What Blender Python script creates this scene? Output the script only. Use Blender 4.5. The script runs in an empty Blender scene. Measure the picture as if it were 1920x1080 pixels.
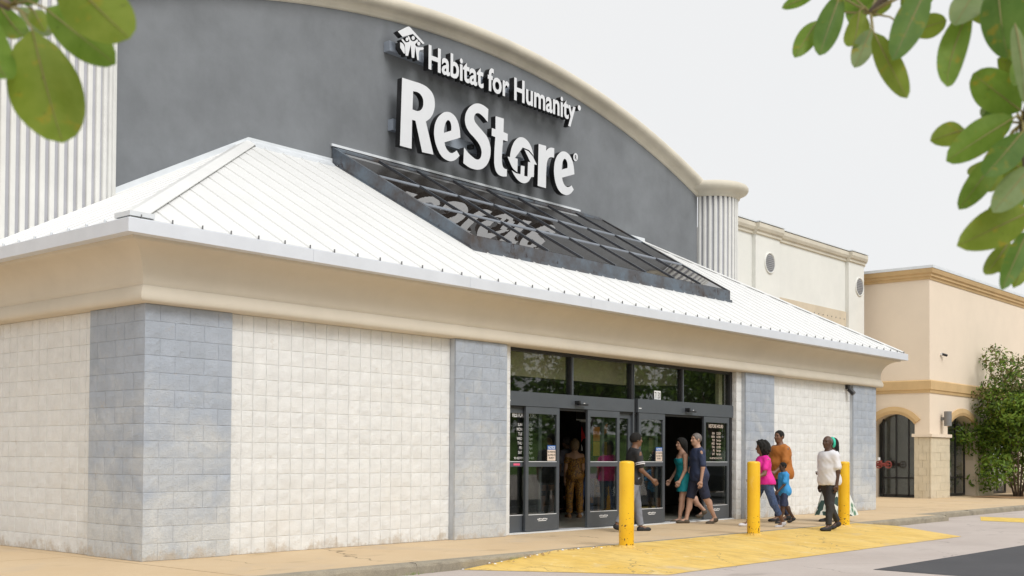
import bpy, math, random
import numpy as np
from mathutils import Vector, Matrix
random.seed(7); rng = np.random.default_rng(7)
SC = bpy.context.scene
COL = SC.collection
R_ = math.radians

# ------------------------------------------------------------------ camera, sky, sun, exposure
def look_basis():
    y, p, r = R_(40.64737), R_(1.18989), R_(0.36378)
    f = Vector((math.cos(y)*math.cos(p), math.sin(y)*math.cos(p), math.sin(p)))
    rt = Vector((math.sin(y), -math.cos(y), 0)); up = rt.cross(f)
    return math.cos(r)*rt + math.sin(r)*up, -math.sin(r)*rt + math.cos(r)*up, f
CAM = Vector((-7.75073, -12.36999, 1.26484))
cr, cu, cf = look_basis()
cam = bpy.data.cameras.new('camera'); camo = bpy.data.objects.new('camera', cam); COL.objects.link(camo)
camo.matrix_world = Matrix(((cr.x, cu.x, -cf.x, CAM.x), (cr.y, cu.y, -cf.y, CAM.y), (cr.z, cu.z, -cf.z, CAM.z), (0, 0, 0, 1)))
cam.sensor_width = 36; cam.lens = 2209.44/1920*36; cam.shift_y = (810.286-540)/1920
cam.clip_end = 2000; cam.clip_start = 0.05
cam.dof.use_dof = True; cam.dof.focus_distance = 21; cam.dof.aperture_fstop = 12
SC.camera = camo

SUN_EL, SUN_AZ = 47, -100          # azimuth measured from +X, counter-clockwise
w = bpy.data.worlds.new('World'); SC.world = w; w.use_nodes = True
nt = w.node_tree; nt.nodes.clear()
sky = nt.nodes.new('ShaderNodeTexSky'); sky.sky_type = 'NISHITA'; sky.sun_disc = False
sky.sun_elevation = R_(SUN_EL); sky.sun_rotation = R_(90-SUN_AZ); sky.dust_density = 3
bg = nt.nodes.new('ShaderNodeBackground'); bg.inputs[1].default_value = 0.05
cl = nt.nodes.new('ShaderNodeBackground'); cl.inputs[1].default_value = 1.0
tc = nt.nodes.new('ShaderNodeTexCoord'); nz = nt.nodes.new('ShaderNodeTexNoise'); nz.inputs['Scale'].default_value = 1.6; nz.inputs['Detail'].default_value = 5
rp = nt.nodes.new('ShaderNodeValToRGB')
rp.color_ramp.elements[0].position = .3; rp.color_ramp.elements[0].color = (.615, .622, .628, 1)
rp.color_ramp.elements[1].position = .62; rp.color_ramp.elements[1].color = (.635, .634, .632, 1)
mx = nt.nodes.new('ShaderNodeMixShader'); mx.inputs[0].default_value = .93
out = nt.nodes.new('ShaderNodeOutputWorld')
L = nt.links.new
L(tc.outputs['Generated'], nz.inputs['Vector']); L(nz.outputs[0], rp.inputs[0]); L(rp.outputs[0], cl.inputs[0])
L(sky.outputs[0], bg.inputs[0]); L(bg.outputs[0], mx.inputs[1]); L(cl.outputs[0], mx.inputs[2]); L(mx.outputs[0], out.inputs[0])
sd = bpy.data.lights.new('sun', 'SUN'); sd.energy = 1.45; sd.angle = R_(30); sd.color = (1, .985, .965)
so = bpy.data.objects.new('sun', sd); COL.objects.link(so)
sdir = Vector((math.cos(R_(SUN_EL))*math.cos(R_(SUN_AZ)), math.cos(R_(SUN_EL))*math.sin(R_(SUN_AZ)), math.sin(R_(SUN_EL))))
so.rotation_euler = sdir.to_track_quat('Z', 'Y').to_euler(); so.location = (0, -30, 40)
SC.view_settings.view_transform = 'Standard'; SC.view_settings.look = 'None'
SC.view_settings.exposure = 0.56; SC.view_settings.gamma = 1; SC.view_settings.use_curve_mapping = False
SC.render.engine = 'CYCLES'
SC.cycles.max_bounces = 8; SC.cycles.use_denoising = True

# ------------------------------------------------------------------ materials
MATS = {}
class NT:
    def __init__(s, name):
        s.m = bpy.data.materials.new(name); s.m.use_nodes = True; s.t = s.m.node_tree
        s.b = s.t.nodes['Principled BSDF']; s.o = s.t.nodes['Material Output']
        g = s.t.nodes.new('ShaderNodeNewGeometry'); s.pos = g.outputs['Position']
        MATS[name] = s.m
    def n(s, k, **kw):
        x = s.t.nodes.new(k)
        for a, v in kw.items(): setattr(x, a, v)
        return x
    def link(s, a, b): s.t.links.new(a, b)
    def mapv(s, sc, vec=None):
        x = s.n('ShaderNodeMapping'); x.inputs['Scale'].default_value = sc if isinstance(sc, tuple) else (sc,)*3
        s.link(vec or s.pos, x.inputs['Vector']); return x.outputs[0]
    def noise(s, scale, detail=4, rough=.55, sc=(1, 1, 1), dist=0):
        x = s.n('ShaderNodeTexNoise'); x.inputs['Scale'].default_value = scale; x.inputs['Detail'].default_value = detail
        x.inputs['Roughness'].default_value = rough; x.inputs['Distortion'].default_value = dist
        s.link(s.mapv(sc), x.inputs['Vector']); return x.outputs[0]
    def ramp(s, v, a, b, c0=(0, 0, 0, 1), c1=(1, 1, 1, 1)):
        x = s.n('ShaderNodeValToRGB'); e = x.color_ramp.elements
        e[0].position = a; e[0].color = c0; e[1].position = b; e[1].color = c1
        s.link(v, x.inputs[0]); return x.outputs[0]
    def mix(s, f, a, b, mode='MIX'):
        x = s.n('ShaderNodeMix', data_type='RGBA', blend_type=mode)
        for i, v in ((0, f), (6, a), (7, b)):
            if isinstance(v, (int, float)): x.inputs[i].default_value = v
            elif isinstance(v, tuple): x.inputs[i].default_value = (*v[:3], 1)
            else: s.link(v, x.inputs[i])
        return x.outputs[2]
    def bump(s, h, st, dist=.02):
        x = s.n('ShaderNodeBump'); x.inputs['Strength'].default_value = st; x.inputs['Distance'].default_value = dist
        s.link(h, x.inputs['Height']); s.link(x.outputs[0], s.b.inputs['Normal'])
    def col(s, c):
        if isinstance(c, tuple): s.b.inputs['Base Color'].default_value = (*c[:3], 1)
        else: s.link(c, s.b.inputs['Base Color'])
    def rough(s, v): s.b.inputs['Roughness'].default_value = v

def mat(name, c, r=.6, var=.12, vs=3, bump=0, bs=60, metal=0, spec=None, sc=(1, 1, 1)):
    k = NT(name); k.rough(r); k.b.inputs['Metallic'].default_value = metal
    if spec is not None: k.b.inputs['Specular IOR Level'].default_value = spec
    if var:
        f = k.ramp(k.noise(vs, 5, .6, sc), .3, .7)
        k.col(k.mix(f, tuple(x*(1-var) for x in c), tuple(min(1, x*(1+var*.6)) for x in c)))
    else: k.col(c)
    if bump: k.bump(k.noise(bs, 3), bump, .01)
    return k.m

def m_block(name, c, worn=None):
    k = NT(name); k.rough(.85)
    base = k.mix(k.ramp(k.noise(5, 4), .3, .7), tuple(x*.90 for x in c), tuple(min(1, x*1.05) for x in c))
    if worn:
        sep = k.n('ShaderNodeSeparateXYZ'); k.link(k.pos, sep.inputs[0])
        mr = k.n('ShaderNodeMapRange'); mr.inputs[1].default_value = 0.0; mr.inputs[2].default_value = 2.6; mr.inputs[3].default_value = .30; mr.inputs[4].default_value = -.16
        k.link(sep.outputs[2], mr.inputs[0])
        ad = k.n('ShaderNodeMath', operation='ADD'); k.link(mr.outputs[0], ad.inputs[0]); k.link(k.noise(1.5, 4, .6, (1, 1, 1.2), .6), ad.inputs[1])
        base = k.mix(k.ramp(ad.outputs[0], .44, .80), base, worn)
        base = k.mix(k.ramp(k.noise(3.5, 3), .60, .80, c1=(.45, .45, .45, 1)), base, (.30, .34, .37))
    else:
        base = k.mix(k.ramp(k.noise(.8, 4), .55, .8, c1=(.4, .4, .4, 1)), base, (.80, .76, .69))
        base = k.mix(k.ramp(k.noise(1.7, 5, .7), .60, .78, c1=(.4, .4, .4, 1)), base, (.60, .58, .56))
    g = k.noise(42, 4, .65, (1, 1, 1.25), .5)
    base = k.mix(k.ramp(g, .25, .62, (.45, .45, .45, 1), (0, 0, 0, 1)), base, tuple(x*.86 for x in c))  # crevice shade of the rough face painted into the colour as fine darker mottling
    oi = k.n('ShaderNodeObjectInfo'); rv = k.ramp(oi.outputs['Random'], 0, 1, (.965, .963, .957, 1), (1.0, 1.0, 1.0, 1)); base = k.mix(1.0, base, rv, 'MULTIPLY')
    s2 = k.n('ShaderNodeSeparateXYZ'); k.link(k.pos, s2.inputs[0]); mr2 = k.n('ShaderNodeMapRange'); mr2.inputs[1].default_value = 0; mr2.inputs[2].default_value = .22; mr2.inputs[3].default_value = .24; mr2.inputs[4].default_value = 0
    k.link(s2.outputs[2], mr2.inputs[0]); a2 = k.n('ShaderNodeMath', operation='ADD'); k.link(mr2.outputs[0], a2.inputs[0]); k.link(k.noise(4.5, 5, .75), a2.inputs[1])
    base = k.mix(k.ramp(a2.outputs[0], .62, .80, c1=(.6, .6, .6, 1)), base, (.50, .41, .30))
    k.col(base); k.bump(k.noise(26, 6, .68, (1, 1, 1.2), 1.8), .62, .034)
    return k.m

def m_stucco(name, c, streak=.15, fine=.35, blotch=None):
    k = NT(name); k.rough(.9)
    a = k.ramp(k.noise(1.1, 5, .65), .3, .72)
    b = k.mix(a, tuple(x*(1-streak) for x in c), tuple(x*(1+streak*.7) for x in c))
    s_ = k.ramp(k.noise(1.7, 4, .6, (1, 1, .25)), .45, .8, c1=(.35, .35, .35, 1))
    b = k.mix(s_, b, tuple(x*(1+streak) for x in c))
    if blotch: b = k.mix(k.ramp(k.noise(.6, 5, .7), .5, .75), b, blotch)
    b = k.mix(k.ramp(k.noise(.55, 2, .5), .72, .76), b, tuple(x*.8 for x in c))
    k.col(b); k.bump(k.noise(160, 3), fine, .006)
    return k.m

def m_ground(name, c, c2, scale=1.2, speck=.5, bump=.4, sp=220, stain=None, r=.9, cracks=0):
    k = NT(name); k.rough(r)
    b = k.mix(k.ramp(k.noise(scale, 6, .65), .3, .7), c, c2)
    b = k.mix(k.ramp(k.noise(sp, 2), .35, .65, (speck, speck, speck, 1), (0, 0, 0, 1)), b, tuple(x*.6 for x in c))
    if cracks:
        vo = k.n('ShaderNodeTexVoronoi', feature='DISTANCE_TO_EDGE'); vo.inputs['Scale'].default_value = cracks
        nv = k.n('ShaderNodeTexNoise'); nv.inputs['Scale'].default_value = 2.5; nv.inputs['Detail'].default_value = 5; k.link(k.pos, nv.inputs['Vector'])
        va = k.n('ShaderNodeVectorMath', operation='MULTIPLY_ADD'); va.inputs[1].default_value = (.5, .5, .5); k.link(nv.outputs['Color'], va.inputs[0]); k.link(k.pos, va.inputs[2]); k.link(va.outputs[0], vo.inputs['Vector'])
        cm = k.n('ShaderNodeMath', operation='MULTIPLY'); k.link(k.ramp(vo.outputs['Distance'], .0015, .004, (1, 1, 1, 1), (0, 0, 0, 1)), cm.inputs[0]); k.link(k.ramp(k.noise(.6, 3), .52, .58), cm.inputs[1])
        b = k.mix(cm.outputs[0], b, tuple(x*.3 for x in c))
        b = k.mix(k.ramp(k.noise(.9, 3, .5, (1, 2.2, 1)), .62, .74, c1=(.55, .55, .55, 1)), b, tuple(x*.62 for x in c))
    if stain: b = k.mix(k.ramp(k.noise(scale*.6, 4, .7, (1, 1, 1), 1.2), .55, .75, c1=(.8, .8, .8, 1)), b, stain)
    k.col(b); k.bump(k.noise(sp*.6, 3), bump, .008)
    return k.m

m_block('cream_block', (.86, .865, .855)); m_block('grey_block', (.435, .482, .555), (.66, .67, .665))
mat('mortar_cream', (.84, .84, .82), .9, .1, 6, .3, 90); mat('mortar_grey', (.53, .56, .60), .9, .2, 2, .3, 90)
m_stucco('dark_stucco', (.188, .199, .212), .17)
m_stucco('tan_stucco', (.635, .575, .475), .06)
m_stucco('coping_stucco', (.64, .59, .49), .12)
m_stucco('wing_stucco', (.76, .755, .71), .05, blotch=(.71, .71, .67))
m_stucco('peach_stucco', (.80, .68, .545), .035)
mat('ochre_trim', (.61, .42, .21), .8, .1, 2, .2, 120); mat('buff_band', (.62, .53, .40), .85, .08)
m_block('tan_stone', (.72, .63, .47))
mat('roof_white', (.76, .76, .745), .42, .04, 1.5, spec=.3); mat('gutter_white', (.66, .69, .74), .38, .05, 2.5, .05, 20)
mat('galvanised', (.74, .77, .80), .4, .08, 3, metal=.2)
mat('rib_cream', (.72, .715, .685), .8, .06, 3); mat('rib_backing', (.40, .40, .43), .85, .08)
k = NT('weathered_bronze'); k.rough(.42); k.b.inputs['Metallic'].default_value = .35
b = k.mix(k.ramp(k.noise(1.3, 5, .7), .35, .62), (.085, .07, .065), (.15, .185, .225))
k.col(k.mix(k.ramp(k.noise(5, 5, .75, (1, 1, .5)), .60, .66), b, (.045, .03, .028)))
mat('mullion_bronze', (.10, .11, .13), .35, .2, 4, metal=.4)
mat('purlin_grey', (.30, .33, .38), .4, .1, 3, metal=.3)
mat('door_metal', (.105, .118, .135), .38, .1, 2, metal=.3); mat('frame_black', (.018, .018, .02), .4, 0)
mat('sign_black', (.012, .012, .013), .35, 0); mat('sign_white', (.72, .73, .75), .35, .03, 3); mat('raceway_grey', (.30, .34, .40), .5, .1, 3)
mat('plain_white', (.8, .8, .8), .5, 0); mat('print_white', (.75, .75, .74), .5, 0); mat('print_black', (.02, .02, .02), .5, 0)
mat('notice_blue', (.03, .13, .42), .5, 0); mat('notice_paper', (.72, .60, .50), .6, 0); mat('print_red', (.6, .03, .03), .5, 0); mat('print_pink', (.75, .12, .22), .5, 0)
mat('print_orange', (.75, .22, .02), .5, .2, 9); mat('print_yellow', (.75, .5, .06), .5, .2, 9); mat('kraft_paper', (.45, .33, .2), .7, .1)
m_ground('asphalt_old', (.47, .405, .365), (.57, .505, .46), .5, .35, .5, 160, (.39, .345, .315), cracks=.45)
m_ground('asphalt_new', (.060, .060, .066), (.085, .084, .09), .8, .5, .5, 160)
m_ground('sidewalk_concrete', (.60, .44, .26), (.66, .505, .32), .7, .25, .25, 240, (.50, .40, .29), cracks=.22)
m_ground('kerb_concrete', (.28, .25, .195), (.44, .38, .28), 3.5, .5, .8, 120, (.12, .105, .085))
m_ground('grass_green', (.12, .23, .035), (.17, .29, .05), .4, .5, .6, 60)
m_ground('mulch_brown', (.30, .17, .08), (.42, .26, .13), 6, .6, 1, 60)
k = NT('ramp_yellow'); k.rough(.75)
b = k.mix(k.ramp(k.noise(1.1, 5, .65), .3, .7), (.70, .45, .085), (.80, .57, .18))
b = k.mix(k.ramp(k.noise(2.6, 8, .8, (1.6, .5, 1), 1.2), .46, .64, c1=(.65, .65, .65, 1)), b, (.50, .33, .09))
b = k.mix(k.ramp(k.noise(3.2, 6, .75, (1, .6, 1), .5), .58, .70, c1=(.75, .75, .75, 1)), b, (.80, .68, .40))
b = k.mix(k.ramp(k.noise(7, 6, .8, (.5, 1.6, 1), 1), .66, .70), b, (.25, .19, .10))
vo = k.n('ShaderNodeTexVoronoi', feature='DISTANCE_TO_EDGE'); vo.inputs['Scale'].default_value = .8
nv = k.n('ShaderNodeTexNoise'); nv.inputs['Scale'].default_value = 3; nv.inputs['Detail'].default_value = 5; k.link(k.pos, nv.inputs['Vector'])
va = k.n('ShaderNodeVectorMath', operation='MULTIPLY_ADD'); va.inputs[1].default_value = (.6, .6, .6); k.link(nv.outputs['Color'], va.inputs[0]); k.link(k.pos, va.inputs[2]); k.link(va.outputs[0], vo.inputs['Vector'])
cm = k.n('ShaderNodeMath', operation='MULTIPLY'); k.link(k.ramp(vo.outputs['Distance'], .003, .008, (1, 1, 1, 1), (0, 0, 0, 1)), cm.inputs[0]); k.link(k.ramp(k.noise(.9, 3), .50, .56), cm.inputs[1])
b = k.mix(cm.outputs[0], b, (.34, .24, .09))
b = k.mix(k.ramp(k.noise(.8, 4, .7), .60, .72, c1=(.6, .6, .6, 1)), b, (.56, .47, .33))
k.col(b); k.bump(k.noise(90, 4), .5, .012)
k = NT('bollard_yellow'); k.rough(.38)
sep = k.n('ShaderNodeSeparateXYZ'); k.link(k.pos, sep.inputs[0])
mr = k.n('ShaderNodeMapRange'); mr.inputs[1].default_value = .05; mr.inputs[2].default_value = .45; mr.inputs[3].default_value = .13; mr.inputs[4].default_value = 0
k.link(sep.outputs[2], mr.inputs[0]); ad = k.n('ShaderNodeMath', operation='ADD'); k.link(mr.outputs[0], ad.inputs[0]); k.link(k.noise(22, 3, .6), ad.inputs[1])
b = k.mix(k.ramp(k.noise(3, 4), .3, .7), (.76, .43, .006), (.84, .52, .015))
k.col(k.mix(k.ramp(ad.outputs[0], .70, .72), k.mix(k.ramp(k.noise(6, 4, .7, (1, 1, .3)), .62, .75, c1=(.5, .5, .5, 1)), b, (.85, .62, .20)), (.10, .045, .02)))
mat('parking_yellow', (.72, .50, .10), .8, .2, 6); mat('bark', (.17, .13, .10), .9, .3, 14, .8, 40)
mat('dark_interior', (.20, .185, .17), .8, .3, 1.5); mat('interior_floor', (.40, .37, .33), .35, .2, 1); mat('reflection_beige', (.75, .66, .46), .85, .08)
mat('vent_grey', (.33, .33, .34), .6, .1); mat('lamp_grey', (.20, .20, .20), .5, .1); mat('pipe_red', (.27, .05, .04), .5, .2, 8); mat('brass', (.5, .42, .3), .4, .1, metal=.6)
mat('car_dark', (.025, .03, .038), .25, 0, metal=.3); mat('rubber', (.02, .02, .02), .8, 0); mat('chrome', (.6, .6, .6), .2, 0, metal=.9)

def m_glass(name, tint, refl_rough=.02, alpha=.55, spec=.5, wav=0):
    k = NT(name); k.col(tint); k.rough(refl_rough); k.b.inputs['Specular IOR Level'].default_value = spec
    if wav: k.bump(k.noise(wav, 2), .05, .02)
    tr = k.n('ShaderNodeBsdfTransparent'); tr.inputs[0].default_value = (.86, .89, .86, 1)
    gl = k.n('ShaderNodeBsdfGlossy'); gl.inputs['Roughness'].default_value = refl_rough; gl.inputs[0].default_value = (1, 1, 1, 1)
    fr = k.n('ShaderNodeFresnel'); ge = k.n('ShaderNodeNewGeometry'); mi = k.n('ShaderNodeMapRange'); mi.inputs[3].default_value = 1.62; mi.inputs[4].default_value = 1/1.62
    k.link(ge.outputs['Backfacing'], mi.inputs[0]); k.link(mi.outputs[0], fr.inputs[0])
    mxs = k.n('ShaderNodeMixShader'); k.link(fr.outputs[0], mxs.inputs[0]); k.link(tr.outputs[0], mxs.inputs[1]); k.link(gl.outputs[0], mxs.inputs[2])
    if wav: k.link(k.b.inputs['Normal'].links[0].from_socket, gl.inputs['Normal'])
    dk = k.n('ShaderNodeMixShader'); dk.inputs[0].default_value = alpha
    k.link(mxs.outputs[0], dk.inputs[1]); k.link(k.b.outputs[0], dk.inputs[2]); k.link(dk.outputs[0], k.o.inputs[0])
    return k.m
m_glass('store_glass', (.012, .014, .012), .015, .12)
m_glass('skylight_glass', (.032, .026, .022), .012, .88, .45, 1.6)
m_glass('far_glass', (.01, .014, .012), .02, .10)

def m_leaf(name, c, c2, tr=.35):
    k = NT(name); k.rough(.55); k.b.inputs['Specular IOR Level'].default_value = .35
    b = k.mix(k.ramp(k.noise(38, 4, .6), .3, .7), c, c2)
    b = k.mix(k.ramp(k.noise(55, 3, .6), .60, .70, c1=(.6, .6, .6, 1)), b, (.36, .27, .02))
    b = k.mix(k.ramp(k.noise(140, 3, .6), .68, .74, c1=(.7, .7, .7, 1)), b, (.06, .05, .015))
    k.col(b)
    t = k.n('ShaderNodeBsdfTranslucent'); k.link(b, t.inputs[0])
    m_ = k.n('ShaderNodeMixShader'); m_.inputs[0].default_value = tr
    k.link(k.b.outputs[0], m_.inputs[1]); k.link(t.outputs[0], m_.inputs[2]); k.link(m_.outputs[0], k.o.inputs[0])
    return k.m
m_leaf('leaf_green', (.13, .235, .022), (.20, .31, .045), .6); m_leaf('leaf_yellowish', (.17, .245, .02), (.235, .30, .04), .55)
m_leaf('leaf_pale', (.20, .28, .10), (.27, .34, .15), .55); m_leaf('leaf_dark', (.09, .18, .024), (.135, .235, .04), .55)
m_leaf('foliage_far', (.05, .10, .018), (.08, .14, .025), .3); m_leaf('foliage_bush', (.17, .31, .04), (.26, .40, .07), .45); m_leaf('foliage_olive', (.14, .16, .05), (.20, .15, .06), .3)
k = NT('leaf_vein'); k.col((.22, .18, .05)); k.rough(.5)

# ------------------------------------------------------------------ mesh helpers
def link(name, me, m=None, parent=None, kind=None):
    o = bpy.data.objects.new(name, me); COL.objects.link(o)
    if m is not None:
        ms = m if isinstance(m, (list, tuple)) else [m]
        if not me.materials:
            for x in ms: me.materials.append(MATS[x] if isinstance(x, str) else x)
    if parent: o.parent = parent
    if kind: o['kind'] = kind
    return o
class MB:
    def __init__(s): s.v = []; s.f = []; s.mi = []
    def add(s, vs, fs, mi=0):
        b = len(s.v); s.v += [tuple(map(float, x)) for x in vs]; s.f += [tuple(i+b for i in f) for f in fs]; s.mi += [mi]*len(fs); return s
    def box(s, x0, x1, y0, y1, z0, z1, mi=0):
        return s.add([(x0,y0,z0),(x1,y0,z0),(x1,y1,z0),(x0,y1,z0),(x0,y0,z1),(x1,y0,z1),(x1,y1,z1),(x0,y1,z1)],
              [(0,3,2,1),(4,5,6,7),(0,1,5,4),(1,2,6,5),(2,3,7,6),(3,0,4,7)], mi)
    def prism(s, pts, a, b, mi=0):   # pts: list of 3D points (ring a) & offset vector b
        n = len(pts); q = [Vector(p)+Vector(b) for p in pts]
        return s.add(list(pts)+q, [tuple(range(n))[::-1], tuple(range(n, 2*n))]+[(i, (i+1) % n, (i+1) % n+n, i+n) for i in range(n)], mi)
    def tube(s, pts, rs, n=8, mi=0, caps=True):
        pts = [Vector(p) for p in pts]; rs = rs if isinstance(rs, (list, tuple)) else [rs]*len(pts); rings = []
        for i, p in enumerate(pts):
            d = (pts[min(i+1, len(pts)-1)]-pts[max(i-1, 0)]).normalized()
            a = d.cross(Vector((0, 0, 1)) if abs(d.z) < .95 else Vector((1, 0, 0))).normalized(); b = d.cross(a)
            rings.append([p+rs[i]*(math.cos(2*math.pi*k/n)*a+math.sin(2*math.pi*k/n)*b) for k in range(n)])
        vs = [q for r in rings for q in r]; fs = []
        for i in range(len(pts)-1):
            for k in range(n): fs.append((i*n+k, i*n+(k+1) % n, (i+1)*n+(k+1) % n, (i+1)*n+k))
        if caps: fs += [tuple(range(n))[::-1], tuple(range((len(pts)-1)*n, len(pts)*n))]
        return s.add(vs, fs, mi)
    def grid(s, rows, mi=0, closed=False):
        n = len(rows[0]); vs = [p for r in rows for p in r]; fs = []
        for i in range(len(rows)-1):
            for k in range(n if closed else n-1): fs.append((i*n+k, i*n+(k+1) % n, (i+1)*n+(k+1) % n, (i+1)*n+k))
        return s.add(vs, fs, mi)
    def mesh(s, name, smooth=False):
        me = bpy.data.meshes.new(name); me.from_pydata(s.v, [], s.f)
        if any(s.mi): me.polygons.foreach_set('material_index', s.mi)
        if smooth: me.polygons.foreach_set('use_smooth', [True]*len(s.f))
        me.update(); return me
    def build(s, name, m, parent=None, kind=None, smooth=False, loc=None):
        o = link(name, s.mesh(name, smooth), m, parent, kind)
        if loc: o.location = loc
        return o
def fixnormals(o):
    import bmesh
    bm = bmesh.new(); bm.from_mesh(o.data); bmesh.ops.recalc_face_normals(bm, faces=bm.faces); bm.to_mesh(o.data); bm.free(); return o
def thing(name, label, cat, loc=(0, 0, 0), group=None, rz=0):
    o = bpy.data.objects.new(name, None); COL.objects.link(o); o.location = loc; o.rotation_euler.z = rz
    o.empty_display_size = .2; o['label'] = label; o['category'] = cat
    if group: o['group'] = group
    return o
def tag(o, label, cat, group=None):
    o['label'] = label; o['category'] = cat
    if group: o['group'] = group
    return o
def curve_mesh(polys, extrude, name):
    cu_ = bpy.data.curves.new(name, 'CURVE'); cu_.dimensions = '2D'; cu_.fill_mode = 'BOTH'; cu_.extrude = extrude; cu_.resolution_u = 4
    for pl in polys:
        sp = cu_.splines.new('BEZIER'); sp.bezier_points.add(len(pl)-1); sp.use_cyclic_u = True
        for bp, (x, z, c) in zip(sp.bezier_points, pl):
            bp.co = (x, z, 0); bp.handle_left_type = bp.handle_right_type = 'VECTOR' if c else 'AUTO'
    o = bpy.data.objects.new(name, cu_); COL.objects.link(o)
    dg = bpy.context.evaluated_depsgraph_get(); dg.update()
    me = bpy.data.meshes.new_from_object(o.evaluated_get(dg)); bpy.data.objects.remove(o); bpy.data.curves.remove(cu_)
    return me
def text_mesh(s, size, extrude=0, offset=0, name='text', align='LEFT'):
    cu_ = bpy.data.curves.new(name, 'FONT'); cu_.body = s; cu_.size = size; cu_.extrude = extrude; cu_.offset = offset; cu_.align_x = align; cu_.resolution_u = 3
    o = bpy.data.objects.new(name, cu_); COL.objects.link(o)
    dg = bpy.context.evaluated_depsgraph_get(); dg.update()
    me = bpy.data.meshes.new_from_object(o.evaluated_get(dg)); bpy.data.objects.remove(o); bpy.data.curves.remove(cu_)
    return me
def upright(me, sx=1, sz=1, dx=0, dy=0, dz=0):     # text plane XY -> wall plane XZ facing -Y
    n = len(me.vertices); a = np.empty(n*3, 'f'); me.vertices.foreach_get('co', a); a = a.reshape(-1, 3)
    b = np.c_[a[:, 0]*sx+dx, -a[:, 2]+dy, a[:, 1]*sz+dz].astype('f'); me.vertices.foreach_set('co', b.ravel()); me.update(); return b
def face_side_mats(me, mats, thr=.8):
    me.materials.clear()
    for x in mats: me.materials.append(MATS[x])
    me.polygons.foreach_set('material_index', [0 if abs(p.normal.y) > thr else 1 for p in me.polygons])
def line_text(s, h, x, y, z, parent, m, name='lettering', sx=.8, bold=.0, align='LEFT'):
    me = text_mesh(s, h/.72, 0, bold*h, name, align); upright(me, sx, 1, x, y, z); return link(name, me, m, parent)
S = 0.2032
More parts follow.
